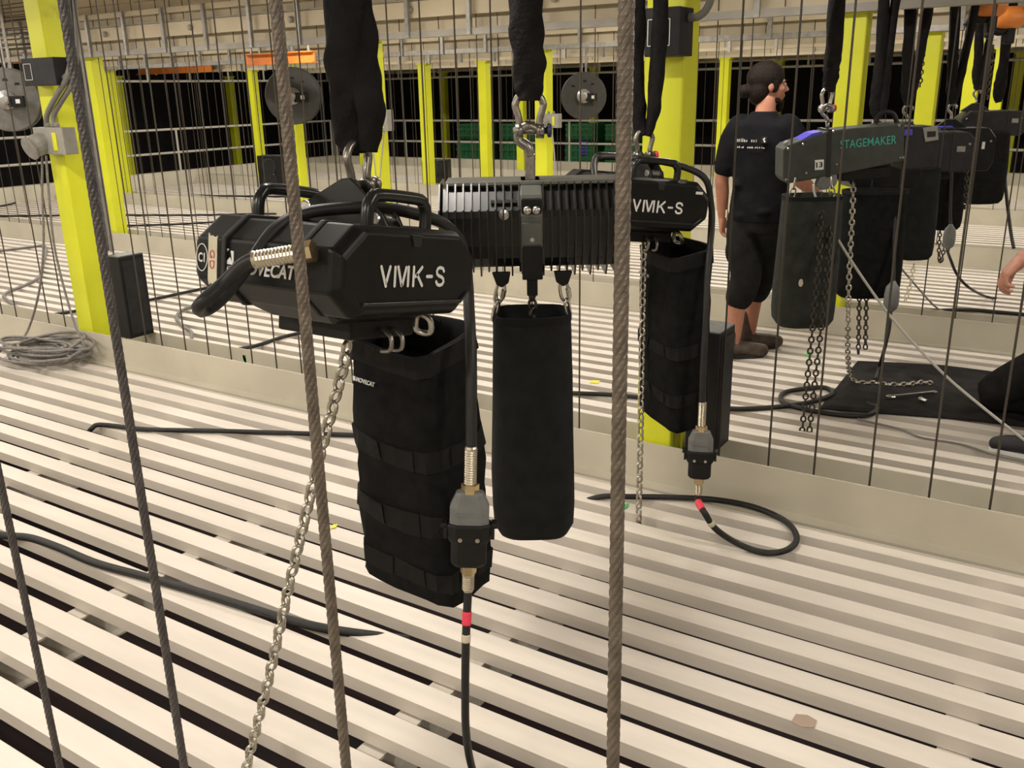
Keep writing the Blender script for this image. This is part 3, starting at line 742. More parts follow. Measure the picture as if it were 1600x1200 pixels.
h2 = ribbed_hoist(H2, yaw2, 'dark ribbed chain hoist with cooling fins and grey top cover, between two octagonal hoists')
F2 = Vector((-math.sin(HEAD), math.cos(HEAD), 0)); S2 = Vector((math.cos(HEAD), math.sin(HEAD), 0))
hk = H2-F2*.03+Vector((0, 0, .262))
sh2 = shackle(hk+Vector((0, 0, .008)), yaw2, .95, M_SHK, 'dark bow shackle with a blue pin head above the ribbed hoist', mat('pin_blue', (.05, .06, .12), .4, metal=.5))
t2 = hk+Vector((0, 0, .075))
sling([t2+Vector((0, 0, .0)), t2+Vector((0, 0, .06)), t2+Vector((-.005, 0, .2)), t2+Vector((-.004, 0, .4)), Vector((t2.x, t2.y, 2.388))], [.060, .085, .090, .088, .090], .05, 'black sling holding the ribbed hoist', SIDE, 'black slings', 8)
# its bag with carabiners
def round_bag(c, rim_z, bot_z, w, d, yaw, label, m, rim_open=True, wb=1.06, seed=0, hem=True):
    r = thing('chain_bag', label, 'bag', (c[0], c[1], rim_z), (0, 0, yaw)); h = rim_z-bot_z; rings = []
    prof = [(0, .96), (.04, .97), (.1, .98), (.25, 1.0), (.5, 1.03), (.7, wb), (.86, wb), (.94, wb*.97), (.985, wb*.84), (1.0, wb*.55)]
    def ring(u, k):
        out = []
        for j in range(28):
            a = 2*math.pi*j/28; e = .62
            cx = math.copysign(abs(math.cos(a))**e, math.cos(a)); cy = math.copysign(abs(math.sin(a))**e, math.sin(a))
            wv = 1+.012*math.sin(3*a+seed+u*5)+.010*math.sin(7*a+u*9)
            out.append((cx*w/2*k*wv, cy*d/2*k*wv, -u*h))
        return out
    inner = [ring(u, k-.05) for u, k in ((.3, 1.0), (.1, .98), (0, .96))]
    MB().loft(inner+[ring(u, k) for u, k in prof]).build('sack', m, r, smooth=True)
    if hem: MB().loft([ring(0, .985), ring(.03, .99), ring(.03, .97), ring(0, .96)], False, True).build('hem', M_WEB, r)
    return r
b2 = round_bag((-1.345, 2.195), 1.040, .335, .235, .19, yaw2, 'plain black canvas chain bag hanging on carabiners under the ribbed hoist', M_FAB2, seed=1, wb=1.08)
for sx in (-1, 1):
    top = H2-F2*.115+S2*(sx*.086)+Vector((0, 0, -.150)); bot = Vector((-1.345, 2.195, 1.028))+S2*(sx*.108)-F2*.03
    ring_ = thing('carabiner', 'steel carabiner holding the canvas bag under the ribbed hoist', 'carabiner', top, group='carabiners on the canvas bag')
    d = bot-top; mid = d*.52; side = S2*.011
    loop = [Vector((0, 0, .012)), side+d*.1, side+d*.42, mid, -side+d*.42, -side+d*.1]
    MB().tube(smooth_path(loop, 4, True), .0048, 7, closed=True).build('upper_link', M_STEEL, ring_, smooth=True)
    sd = F2*.016+S2*.006
    loop = [mid-d*.06, sd+d*.58, sd+d*.95, d*1.06, -sd+d*.95, -sd+d*.58]
    MB().tube(smooth_path(loop, 4, True), .0045, 7, closed=True).build('lower_link', M_STEEL, ring_, smooth=True)
    MB().tube([side+d*.16, side+d*.38], .0075, 8).build('screw_sleeve', M_STEEL, ring_)
cb = H2-F2*.10
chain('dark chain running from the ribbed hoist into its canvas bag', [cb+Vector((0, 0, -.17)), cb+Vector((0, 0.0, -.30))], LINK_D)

# ---- hoist three
H3 = Vector((-1.43, 3.03, 1.268)); yaw3 = math.radians(-35)
h3 = octagon_hoist(H3, yaw3, math.radians(7), 'black octagonal chain hoist with white VMK-S lettering, behind the ribbed hoist', False)
n3 = Vector((math.cos(yaw3), math.sin(yaw3), 0)); u3 = Vector((-math.sin(yaw3), math.cos(yaw3), 0))
m3 = h3.matrix_world
MB().box((.1962, .155, .050), (.002, .028, .009)).build('white_sticker', M_WHITE, [c_ for c_ in h3.children if c_.name.startswith('end_cover')][-1])
lug3 = m3 @ Vector((0, .03, .165))
shackle(lug3, yaw3+math.pi/2, .85, M_SHK, 'steel bow shackle with a red pin head behind the ribbed hoist', M_RED)
sling([lug3+Vector((-.006, 0, .06)), lug3+Vector((-.03, 0, .16)), lug3+Vector((-.045, 0, .34)), Vector((lug3.x-.04, lug3.y, 2.1)), Vector((lug3.x-.03, lug3.y, 2.388))], [.035, .06, .07, .068, .07], .05, 'black two-legged sling holding the hoist behind the ribbed one', SIDE, 'black slings', 5,
      second=[lug3+Vector((.010, .005, .06)), lug3+Vector((.030, .01, .16)), lug3+Vector((.036, .02, .34)), Vector((lug3.x+.040, lug3.y+.03, 2.1)), Vector((lug3.x+.04, lug3.y+.03, 2.388))])
inv3 = m3.inverted()
ct3 = on_x(1098, 628, -1.10)
cp = [m3 @ Vector((.10, -.20, .05)), m3 @ Vector((-.10, -.10, .13)), m3 @ Vector((.02, .0, .145)), m3 @ Vector((.10, .12, .135)), m3 @ Vector((.150, .200, .10)), m3 @ Vector((.150, .240, .02)), m3 @ Vector((.170, .245, -.06)), at(1106, 420, 3.20), at(1103, 500, 3.20), ct3+Vector((-.004, 0, .10)), ct3+Vector((0, 0, -.02))]
cable('supply_cable', '', [inv3 @ p for p in cp], .0120, M_RUB, h3, 8)
c3 = thing('power_connector', 'grey and black inline power connector hanging beside the yellow column', 'connector', ct3)
end = connector(c3, Vector((0, 0, 0)), .90, math.radians(20))
e = ct3+end
lp = [e+Vector((0, 0, .012)), e+Vector((.0, 0, -.03)), at(1100, 800, 3.32), at(1120, 828, 3.36), at(1160, 853, 3.38), ground(1200, 864, .014), ground(1232, 858, .014), ground(1245, 840, .014), ground(1228, 815, .014), ground(1180, 793, .014), ground(1120, 781, .014), ground(1050, 777, .014), ground(985, 776, .014), ground(940, 776, .014), ground(905, 786, -.03)]
pc3 = cable('power_cable', 'black cable looping on the slats below the connector by the yellow column', lp, .012)
bands(pc3, lp, .0136, ((784, 797, 1125, M_RED, 'red_band'), (814, 821, 1140, M_TAPE, 'paper_band')))
cc = (-1.285, 3.115)
box_bag(rect(cc, yaw3, .250, .165, 1.085, (-.01, 0, .03, .02)), rect((cc[0]+.005, cc[1]+.0), yaw3, .270, .150, .455, (-.035, .0, .01, -.02)), 'square black chain bag under the octagonal hoist behind the ribbed one', M_FAB, ((.5, .57), (.78, .85)), 'MOVECAT', sag=.02)
chain('steel load chain hanging straight from the rear octagonal hoist to the slats', [Vector((-1.373, 3.03, 1.14)), Vector((-1.368, 3.03, .5)), Vector((-1.366, 3.03, .0)), Vector((-1.366, 3.03, -.10))], LINK_L, roll=.4)
# ================================================================== boxes and conduits on the columns
CASE = [None]
def pbox(name, label, cat, x0, y0, x1, y1, Yf, depth, m, bevel=.004, group=None):
    """box whose front face (towards -y) spans two pixels on the plane y = Yf"""
    a, b = on_y(x0, y0, Yf), on_y(x1, y1, Yf); xa, xb = sorted((a.x, b.x)); zb, za = sorted((a.z, b.z))
    t = thing(name, label, cat, ((xa+xb)/2, Yf, zb), group=group)
    cs = MB().box((0, depth/2, (za-zb)/2), (xb-xa, depth, za-zb)).build('case', m, t, bevel=bevel); CASE[0] = cs
    return t, xb-xa, za-zb
def outline(t, x0, z0, x1, z1, y, w=.003):
    b = MB()
    b.box(((x0+x1)/2, y, z0), (x1-x0, .002, w)).box(((x0+x1)/2, y, z1), (x1-x0, .002, w)).box((x0, y, (z0+z1)/2), (w, .002, z1-z0)).box((x1, y, (z0+z1)/2), (w, .002, z1-z0))
    b.build('printed_frame', M_WHITE, CASE[0])
FC = row(0)+.105-CD/2      # front face of the first row of columns
t, w, h = pbox('control_box', 'black control box with a small printed frame on the column with the socket box', 'control box', 31, 92, 89, 133, FC-.105, .104, M_BOXD)
outline(t, -w*.42, h*.22, -w*.20, h*.80, -.002, .003)
MB().lathe([(.010, 0), (.014, .004), (.014, .03), (.009, .04)], 10, Matrix.Translation((w*.5, .05, h*.24)) @ Matrix.Rotation(math.radians(60), 4, 'Y')).build('cable_gland', M_COND, t)
def socket_box(label, x0, y0, x1, y1, Yf, d, strip=True):
    t, w, h = pbox('socket_box', label, 'socket', x0, y0, x1, y1, Yf-d, d-.001, M_SOCK)
    c = Matrix.Translation((-w*.26, 0, h*.42)) @ Matrix.Rotation(math.pi/2+.35, 4, 'X')
    col_ = MB().lathe([(w*.20, -.01), (w*.22, .02), (w*.22, .04), (w*.19, .075), (w*.15, .08)], 16, c).build('socket_collar', M_SOCK, t, smooth=False)
    MB().lathe([(w*.23, .078), (w*.23, .09), (w*.17, .094)], 16, c).build('socket_lid', M_PLUGL, col_)
    MB().box((w*.22, -.003, h*.48), (w*.13, .006, h*.66)).build('label_strip', M_YEL, CASE[0], bevel=.001)
    for q in (-.18, .12): MB().lathe([(.012, 0), (.015, .004), (.015, .02), (.010, .028)], 8, Matrix.Translation((w*q, d*.5, h))).build('cable_gland', M_PLUGL, t)
    return t
socket_box('grey wall socket with a yellow strip below the black control box', 50, 199, 103, 242, FC, .09)
cable('conduit', 'grey flexible conduit rising from the socket box beside the column edge', [on_y(73, 199, FC-.045), on_y(74, 178, FC-.05), on_y(88, 150, FC-.06), on_y(104, 122, FC-.06), on_y(112, 80, FC-.02), on_y(108, 20, FC+.0), on_y(104, -40, FC+.02)], .0165, M_COND)
cable('conduit', 'grey flexible conduit rising from the socket box against the column face', [on_y(84, 199, FC-.045), on_y(84, 180, FC-.03), on_y(96, 158, FC-.025), on_y(112, 130, FC-.03), on_y(119, 90, FC-.0), on_y(117, 20, FC+.03), on_y(114, -40, FC+.03)], .0165, M_COND)
# perforated strut beside the column
a = on_y(150, 250, FC+.06)
ps = thing('perforated_strut', 'galvanised perforated strut standing beside the socket column', 'strut', (a.x, FC+.06, .72))
sb = MB().box((-.021, 0, .86), (.003, .03, 1.72)).box((.021, 0, .86), (.003, .03, 1.72)).box((0, .014, .86), (.042, .003, 1.72)).build('channel', M_GALV, ps)
sm = MB().box((0, 0, 0), (.012, .003, .024)).mesh('slot', M_BOXB)
for i in range(38):
    o = link('slot', sm, ps); o.location = (0, .0125, .03+i*.044)
# black equipment cases standing over the slot
def case(label, xc, w, z1, k=0, y0=.012, d=.18):
    t = thing('equipment_case', label, 'case', (xc, row(k)+y0, .18))
    MB().box((0, d/2, (z1-.18)/2), (w, d, z1-.18)).build('body', M_BOXB, t, bevel=.004)
    MB().box((0, d/2, z1-.18+.003), (w*.98, d*.98, .006)).build('lid', M_PLUG, t)
    MB().box((w/2+.002, d/2, (z1-.18)/2), (.004, d*.8, (z1-.18)*.9)).build('side_panel', M_BOXD, t)
case('tall black case standing on the kerb beside the socket column', -5.180, .125, .705)
case('tall black case standing on the kerb behind the square chain bag', -1.275, .13, .70)
t, w, h = pbox('control_box', 'black control box with a printed frame high on the column behind the hoists', 'control box', 1008, 13, 1061, 87, FC-.13, .129, M_BOXD)
outline(t, -w*.40, h*.22, w*.22, h*.76, -.002, .003)
cable('conduit', 'grey flexible conduit curving up from the control box behind the hoists', [on_y(1076, 27, FC-.05), on_y(1090, 26, FC-.05), on_y(1104, 14, FC-.04), on_y(1112, -10, FC-.03), on_y(1116, -60, FC-.01)], .0145, M_COND)
FC1 = row(1)+.105-CD/2; FC2 = row(2)+.105-CD/2
socket_box('grey wall socket on the column behind the foremost hoist sling', 577, 172, 606, 205, FC1, .09)
for (x0, y0, x1, y1), lab in ((((577+3), 205, 590, 300), 'pale thin lead hanging from the socket behind the foremost hoist'), ((600, 205, 592, 300), 'pale thin lead slanting back from the socket behind the foremost hoist')):
    cable('lead', lab, [on_y(x0, y0, FC1-.07), on_y((x0+x1)/2, (y0+y1)/2, FC1-.05), on_y(x1, y1, FC1-.04), on_y(x1+3, 330, FC1-.03)], .006, M_TIE)
socket_box('grey wall socket on the column beside the cable reel', 846, 178, 872, 200, FC2, .09)
cable('lead', 'pale thin lead hanging from the socket beside the cable reel', [on_y(862, 200, FC2-.06), on_y(866, 240, FC2-.03), on_y(868, 280, FC2-.02), on_y(870, 320, FC2-.02)], .008, M_TIE)
# ================================================================== cable reels, crates, loudspeakers, orange gear in the background
def reel(px, py, r, Y, yaw, label, mr=None):
    mr = mr or M_REEL
    c = on_y(px, py, Y); t = thing('cable_reel', label, 'reel', c, (0, 0, yaw))
    R90 = Matrix.Rotation(math.pi/2, 4, 'X')
    for y in (-.075, .075):
        MB().lathe([(r*.2, -.006), (r*.97, -.006), (r, 0), (r*.97, .006), (r*.2, .006)], 28, Matrix.Translation((0, y, 0)) @ R90).build('flange', mr, t, smooth=False)
    MB().lathe([(r*.45, -.07), (r*.45, .07)], 20, R90).build('drum', M_BOXD, t)
    MB().lathe([(r*.30, 0), (r*.30, .05), (r*.16, .09), (r*.16, .12), (r*.10, .13)], 16, Matrix.Translation((0, -.075, 0)) @ R90).build('hub', M_GALV, t)
    gc = MB().box((r*.34, -.15, -r*.05), (r*.5, .05, r*.34)).build('gear_case', M_BOXB, t, bevel=.008)
    MB().box((r*.40, -.178, -r*.05), (r*.13, .004, r*.13)).build('badge', M_WHITE, gc)
    for a in (.9, 1.5, 2.4): MB().prism([(r*.62*math.cos(a)-.03, r*.62*math.sin(a)-.012), (r*.62*math.cos(a)+.03, r*.62*math.sin(a)-.012), (r*.62*math.cos(a)+.02, r*.62*math.sin(a)+.015), (r*.62*math.cos(a)-.02, r*.62*math.sin(a)+.015)], -.083, -.080, 'y').build('slot', M_BOXB, t)
    h = 3.0-c.z
    for sx in (-.03, .03): MB().box((sx, .12, h/2), (.03, .02, h)).build('hanger', M_GALV, t)
    MB().tube([(0, -.09, 0), (0, .14, 0)], .025, 10).build('axle', M_GALV, t)
    return t
reel(15, 156, .34, 5.95, .75, 'large grey cable reel hanging beyond the socket column')
reel(459, 150, .36, 9.0, .6, 'dark grey cable reel hanging between two yellow columns behind the foremost hoist', M_REEL_D)
reel(912, 150, .32, 11.9, .5, 'dark grey cable reel hanging behind the ribbed hoist', M_REEL_D)
def crate(x0, y0, x1, y1, Y, label, grp):
    a, b = on_y(x0, y0, Y), on_y(x1, y1, Y); b.z = max(b.z, .072); w, h = abs(b.x-a.x), abs(a.z-b.z); d = .5
    t = thing('plastic_crate', label, 'crate', ((a.x+b.x)/2, Y, min(a.z, b.z)), group=grp)
    for x, y, sx, sy in ((0, 0, w, .02), (0, d, w, .02), (-w/2, d/2, .02, d), (w/2, d/2, .02, d)):
        MB().box((x, y, h/2), (sx, sy, h*.98)).build('side', M_CRATE, t)
    MB().box((0, d/2, .01), (w, d, .02)).build('base', M_CRATE, t)
    for z in (.03, h*.35, h*.68, h-.03): MB().box((0, -.02, z), (w*1.02, .03, .045)).build('rim', M_CRATE, t)
    for i in range(6): MB().box((-w/2+w*(i+.5)/6, -.015, h/2), (.03, .025, h*.96)).build('rib', M_CRATE, t)
    return t
for i, (x0, x1) in enumerate(((714, 757), (782, 836), (884, 928), (946, 992))):
    crate(x0, 222, x1, 262, 17.2, 'green plastic crate stacked under another behind the far parapet', 'lower green crates')
    crate(x0+1, 193, x1-1, 221.5, 17.2, 'green plastic crate stacked on another behind the far parapet', 'upper green crates')
pf = MB().box((-9.0, 17.45, .02), (9, 1.2, .10)).build('walkway', M_JOIST); tag(pf, 'narrow walkway carrying green crates behind the far parapet', 'walkway')
a, b = on_y(903, 219, 17.12), on_y(916, 243, 17.12)
bs = thing('label_card', 'blue striped label card on a green crate behind the ribbed hoist', 'label', ((a.x+b.x)/2, 17.155, b.z))
for i in range(5): MB().box((0, 0, (a.z-b.z)*(i+.5)/5), (abs(b.x-a.x), .01, (a.z-b.z)/9)).build('stripe', M_BLUE, bs)
def loudspeaker(x0, x1, ytop, ybot, label):
    g = ground((x0+x1)/2, ybot); Y = g.y; a, b = on_y(x0, ytop, Y), on_y(x1, ybot, Y); w, h = b.x-a.x, a.z
    t = thing('loudspeaker', label, 'loudspeaker', (g.x, Y, 0), (0, 0, .4))
    cab = MB().box((0, .15, h/2), (w, .3, h)).build('cabinet', M_BOXB, t, bevel=.01)
    for i, zz in enumerate((.30, .70)):
        MB().lathe([(w*.30, 0), (w*.34, .006), (w*.30, .012)], 18, Matrix.Translation((0, -.0, h*zz)) @ Matrix.Rotation(math.pi/2, 4, 'X')).build('driver', M_BOXD, cab)
    MB().box((w*.1, -.004, h*.5), (w*.2, .006, .02)).build('badge', M_PLUGL, cab)
loudspeaker(663, 698, 250, 297, 'small black loudspeaker standing on the slats behind the ribbed hoist')
loudspeaker(408, 440, 243, 300, 'small black loudspeaker standing on the slats behind the foremost hoist')
# orange crane girders and trolleys
for (x0, x1, y, Y, hgt, lab) in ((-30, 96, 91, 9.0, .14, 'orange crane girder beyond the socket column'), (215, 330, 103, 12.2, .26, 'brownish orange crane girder beyond the second row of columns'), (385, 492, 91, 8.45, .12, 'bright orange crane girder behind the foremost hoist')):
    a, b = on_y(x0, y, Y), on_y(x1, y, Y); z = (a.z+b.z)/2
    t = thing('crane_girder', lab, 'girder', ((a.x+b.x)/2, Y, z)); L = b.x-a.x
    MB().box((0, 0, 0), (L, .02, hgt)).build('web', M_ORANGE, t)
    for s in (-1, 1): MB().box((0, 0, s*hgt/2), (L, .10, .015)).build('flange', M_ORANGE, t)
    for s in (-.42, .42): MB().tube([(L*s, 0, hgt/2), (L*s, 0, 3.0-z)], .015, 6).build('hanger', M_GALV, t)
for (px, py, D, lab) in ((1545, 8, 6.6, 'orange electric trolley above the hindmost slings, partly behind the beam'), (1574, 28, 7.05, 'orange electric trolley with a black hook block above the last hoist')):
    c = at(px, py, D); t = thing('crane_trolley', lab, 'trolley', c, (0, 0, .5))
    MB().lathe([(.02, -.11), (.075, -.10), (.085, -.02), (.085, .08), (.06, .11), (.02, .115)], 14, Matrix.Rotation(math.pi/2, 4, 'Y')).build('motor', M_ORANGE, t, smooth=True)
    MB().box((0, .05, -.02), (.12, .08, .12)).build('gearbox', M_ORANGE, t, bevel=.012)
    MB().tube([(0, .05, .03), (0, .05, 2.99-c.z)], .018, 8).build('hanger', M_GALV, t)
    MB().tube(smooth_path([(.03, 0, -.06), (-.04, 0, -.10), (-.10, 0, -.09), (-.14, 0, -.14)], 4), .03, 8).build('power_lead', M_BOXB, t, smooth=True)
    MB().box((.03, 0, -.13), (.07, .07, .12)).build('hook_block', M_BOXB, t, bevel=.01)

# ================================================================== the farther hoists
def top_hook(r, z, s=1.0, m=None, y=0.0, x=0.0):
    m = m or M_SHK
    MB().tube([(x, y, z-.01), (x, y, z+.05*s)], .013*s, 8).build('hook_shank', m, r, smooth=True)
    MB().tube(smooth_path([(x+a_*s, y, z+b_*s) for a_, b_ in ((0, .045), (-.010, .07), (-.034, .095), (-.030, .13), (0, .145), (.030, .128), (.032, .105))], 4), .012*s, 8).build('top_hook', m, r, smooth=True)
# ---- hoist four: slate covers, teal lettering
H4 = at(1318, 236, 4.72); yaw4 = HEAD-.10
t4 = thing('chain_hoist', 'slate grey chain hoist with teal lettering and a white 13 plate beside the standing man', 'chain hoist', H4, (0, math.radians(-3.0), yaw4))
S = 4.72/F_PX
def q4(px, py): return ((px-1318)*S, -(py-236)*S)
sil = [q4(1219, 224), q4(1226, 218), q4(1288, 201), q4(1396, 198), q4(1398, 254), q4(1300, 268), q4(1226, 277), q4(1219, 268)]
cov4 = MB().prism(sil, -.13, .10, 'y').build('cover', M_STAGE, t4, bevel=.008)
gear4 = MB().prism([q4(1397, 204), q4(1446, 206), q4(1450, 220), q4(1448, 268), q4(1400, 268)], -.10, .12, 'y').build('gear_case', M_BOXD, t4, bevel=.008)
MB().prism([q4(1284, 199.5), q4(1290, 199.5), q4(1290, 270), q4(1284, 271)], -.133, .103, 'y').build('seam', M_RUB, cov4)
put_text('lettering', 'STAGEMAKER', M_TEAL, 82*S, 12.5*S, (q4(1344, 0)[0], -.1312, q4(0, 222)[1]), (1, 0, .03), (-.03, 0, 1), cov4, bold=.004)
MB().box((q4(1273, 0)[0], -.132, q4(0, 251)[1]), (13*S, .003, 15*S)).build('number_plate', M_WHITE, cov4)
put_text('number', '13', M_BOXB, 9.5*S, 8*S, (q4(1273, 0)[0], -.1337, q4(0, 251)[1]), (1, 0, .03), (-.03, 0, 1), cov4, bold=.02)
for px, py in ((1226, 224), (1248, 219), (1224, 270), (1254, 262), (1292, 203), (1299, 252), (1388, 201), (1392, 248), (1396, 248)): MB().lathe([(.004, 0), (.007, .002), (.005, .005)], 8, Matrix.Translation((q4(px, 0)[0], -.130, q4(0, py)[1])) @ Matrix.Rotation(math.pi/2, 4, 'X')).build('screw', M_STEEL, cov4)
MB().ball((q4(1226, 0)[0], -.09, q4(0, 217)[1]), .017).build('grey_knob', M_PLUGL, t4, smooth=True)
MB().prism([q4(1245, 213), q4(1262, 204), q4(1276, 202), q4(1276, 206), q4(1248, 214)], -.125, .06, 'y').build('blue_tape', M_BLUE, cov4)
MB().box((q4(1402, 0)[0], -.115, q4(0, 212)[1]), (12*S, .03, 9*S)).build('blue_tape', M_BLUE, gear4, bevel=.003)
MB().prism([q4(1425, 207), q4(1446, 205), q4(1449, 226), q4(1430, 228)], -.104, -.101, 'y').build('type_plate', M_PLUGL, gear4)
MB().box((q4(1438, 0)[0], -.105, q4(0, 217)[1]), (12*S, .003, 8*S)).build('plate_print', M_BOXD, gear4)
MB().prism([q4(1276, 266), q4(1300, 264), q4(1301, 280), q4(1296, 288), q4(1276, 290), q4(1270, 284)], -.128, -.06, 'y').build('chain_fitting', M_PLUG, t4, bevel=.005)
MB().box((q4(1345, 0)[0], -.02, q4(0, 270)[1]), (.24, .17, .06)).build('chain_guide', M_BLK, t4, bevel=.006)
MB().tube(smooth_path([(q4(1360, 0)[0], -.05, q4(0, 197)[1]), (q4(1364, 0)[0], -.05, q4(0, 186)[1]), (q4(1374, 0)[0], -.05, q4(0, 181)[1]), (q4(1386, 0)[0], -.05, q4(0, 185)[1]), (q4(1392, 0)[0], -.05, q4(0, 199)[1])], 5), .012, 8).build('handle', M_BOXD, t4, smooth=True)
top_hook(t4, q4(0, 200)[1], .8, y=-.02, x=q4(1291, 0)[0])
m4 = Matrix.Translation(H4) @ Matrix.Rotation(yaw4, 4, 'Z')
hk4 = at(1291, 166, 4.70)
shackle(hk4, yaw4+.6, .95, M_STEEL, 'bright bow shackle with a red pin on the slate grey hoist', M_RED)
sling([hk4+Vector((.004, 0, .07)), hk4+Vector((.010, 0, .15)), hk4+Vector((.012, 0, .3)), Vector((hk4.x+.012, hk4.y, 2.388))], [.055, .08, .085, .085], .06, 'straight black sling holding the slate grey hoist', SIDE, 'black slings', 11)
# bag of hoist four
def px_bag(x0, x1, yt, yb, D, label, m, seed=0, d=.2, wb=1.05, yaw=HEAD):
    c = at((x0+x1)/2, yb-12, D); Dt = D
    top = at((x0+x1)/2, yt, D)
    # vertical axis through the bottom centre; find the rim height on that axis
    r = ray((x0+x1)/2, yt); k = math.hypot(c.x, c.y)/math.hypot(r.x, r.y); zt = CAM.z+r.z*k
    return round_bag((c.x, c.y), zt, c.z-.02, (x1-x0)*D/F_PX/wb, d, yaw, label, m, seed=seed, wb=wb), Vector((c.x, c.y, zt))
bA, rA = px_bag(1207, 1299, 304, 515, 4.72, 'slate black canvas bag under the slate grey hoist', M_FAB3, 2, .22)
for i, sx in enumerate((-.10, .10)):
    a = rA+S2*sx+Vector((0, 0, -.01)); b = a+Vector((.01*(-1 if sx > 0 else 1), 0, .085)); cbn = thing('carabiner', 'steel snap links holding the canvas bag under the slate grey hoist', 'carabiner', a, group='links on the slate bag')
    d = b-a
    for k0, k1, sd, nm in ((-.1, .55, S2*.012, 'lower_link'), (.45, 1.1, F2*.012+S2*.006, 'upper_link')):
        MB().tube(smooth_path([d*k0, sd+d*(k0+.15), sd+d*(k1-.15), d*k1, -sd+d*(k1-.15), -sd+d*(k0+.15)], 4, True), .0042, 6, closed=True).build(nm, M_STEEL, cbn, smooth=True)
MB().ball((.0, 0, 0), (.012, .003, .02), 8, 6, Matrix.Translation(Vector((-.06, -.118, -.42)))).build('shiny_patch', M_TAPE, bA, smooth=True)
g4a, g4b = ground(1253, 674), ground(1264, 676)
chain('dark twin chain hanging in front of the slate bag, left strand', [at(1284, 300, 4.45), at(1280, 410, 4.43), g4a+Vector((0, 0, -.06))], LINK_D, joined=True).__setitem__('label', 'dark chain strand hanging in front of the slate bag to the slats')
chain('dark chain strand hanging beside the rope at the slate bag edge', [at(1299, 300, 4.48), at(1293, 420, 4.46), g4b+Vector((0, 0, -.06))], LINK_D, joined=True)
ch5 = [at(1334, 283, 4.76), at(1331, 350, 4.78), at(1327, 430, 4.82), at(1325, 500, 4.86), at(1325, 560, 5.05), ground(1330, 590, .03), ground(1343, 598, .022), ground(1365, 598, .022), ground(1390, 601, .022), ground(1420, 600, .022), ground(1445, 597, .022), ground(1460, 600, .022)]
chain('steel load chain from the slate grey hoist trailing onto the black mat', smooth_path(ch5, 5), LINK_L, joined=True)
# ---- farther hoists
def plain_hoist(px, py, D, yaw, w, h, d, label, m, mark=None, plate=True, hook=0.0):
    c = at(px, py, D); t = thing('chain_hoist', label, 'chain hoist', c, (0, 0, yaw))
    cv = MB().prism([(-w/2, -h*.32), (-w/2+.04, -h/2), (w/2-.03, -h/2), (w/2, -h*.3), (w/2, h*.28), (w/2-.05, h/2), (-w/2+.07, h/2), (-w/2, h*.2)], -d/2, d/2, 'y').build('cover', m, t, bevel=.01)
    for sx in (-.18, .22): MB().prism([(sx*w-.006, -h*.51), (sx*w+.006, -h*.51), (sx*w+.006, h*.51), (sx*w-.006, h*.51)], -d/2-.004, d/2+.004, 'y').build('rib', M_RUB, cv)
    MB().box((0, 0, -h/2-.02), (w*.5, d*.6, .06)).build('chain_guide', M_BLK, t, bevel=.006)
    MB().prism([(hook-.12, h/2-.005), (hook+.12, h/2-.005), (hook+.03, h/2+.06), (hook-.03, h/2+.06)], -.02, .02, 'y').build('bracket', m, t, bevel=.004)
    top_hook(t, h/2+.05, .80, x=hook)
    if plate: MB().box((w*.32, -d/2-.003, .02), (.05, .004, .035)).build('type_plate', M_PLUGL, cv)
    for sx in (-.42, .42): MB().lathe([(.005, 0), (.009, .002), (.006, .006)], 8, Matrix.Translation((sx*w, -d/2, h*.2)) @ Matrix.Rotation(math.pi/2, 4, 'X')).build('screw', M_STEEL, cv)
    if mark: put_text('lettering', mark, M_WHITE, .075, .042, (-.02, -d/2-.002, .02), (1, 0, 0), (0, 0, 1), cv, bold=.01)
    R_ = Matrix.Rotation(yaw, 4, 'Z'); return t, c+R_ @ Vector((hook, 0, h/2+.05+.118))
def v_sling(c, label, seed, spread=.10, w=.075, low=0.0):
    b = c+Vector((0, 0, low))
    sling([b, b+Vector((-.012, 0, .10))-S2*.01, b+Vector((0, 0, .32))-S2*spread*.45, Vector((b.x, b.y, 2.388))-S2*spread], [.045, .075, w, w], .05, label, SIDE, 'black slings', seed,
          second=[b+Vector((0, .0, .01))+S2*.006, b+Vector((0, 0, .12))+S2*.02, b+Vector((0, 0, .34))+S2*spread*.5, Vector((b.x, b.y, 2.388))+S2*spread])
h5, c5 = plain_hoist(1372, 262, 5.45, HEAD, .42, .22, .24, 'black chain hoist mostly hidden behind the slate grey one', M_BLK, hook=-.03)
v_sling(c5, 'forked black sling of the hoist hidden behind the slate grey one', 21, .045, .065)
bB, rB = px_bag(1302, 1400, 296, 470, 5.35, 'wide black chain bag hanging behind the trailing chain', M_FAB, 4, .24)
for i, (x, yb) in enumerate(((1341, 556), (1352, 552))):
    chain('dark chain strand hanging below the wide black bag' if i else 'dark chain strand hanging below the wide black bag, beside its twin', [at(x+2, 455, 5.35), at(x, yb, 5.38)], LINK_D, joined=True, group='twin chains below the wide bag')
h6, c6 = plain_hoist(1452, 236, 6.0, HEAD-.2, .50, .25, .26, 'black chain hoist with a grey plate behind the slate grey hoist', M_BOXD, hook=-.16)
v_sling(c6, 'broad forked black sling above the chain hoist with a grey plate', 22, .08, .075)
bC, rC = px_bag(1397, 1452, 262, 412, 5.9, 'narrow black canvas bag with a white cord below it', M_FAB2, 5, .2)
h7, c7 = plain_hoist(1500, 232, 6.75, HEAD-.3, .42, .30, .28, 'black chain hoist with white RM-1 lettering and blue tape', M_BLK, 'RM-1', False, hook=-.085)
MB().box((-.16, -.06, .157), (.16, .10, .012)).build('blue_tape', M_BLUE, h7)
MB().box((.13, -.142, .03), (.02, .004, .05)).build('white_sticker', M_WHITE, h7)
v_sling(c7, 'forked black sling above the RM-1 hoist', 23, .09, .075)
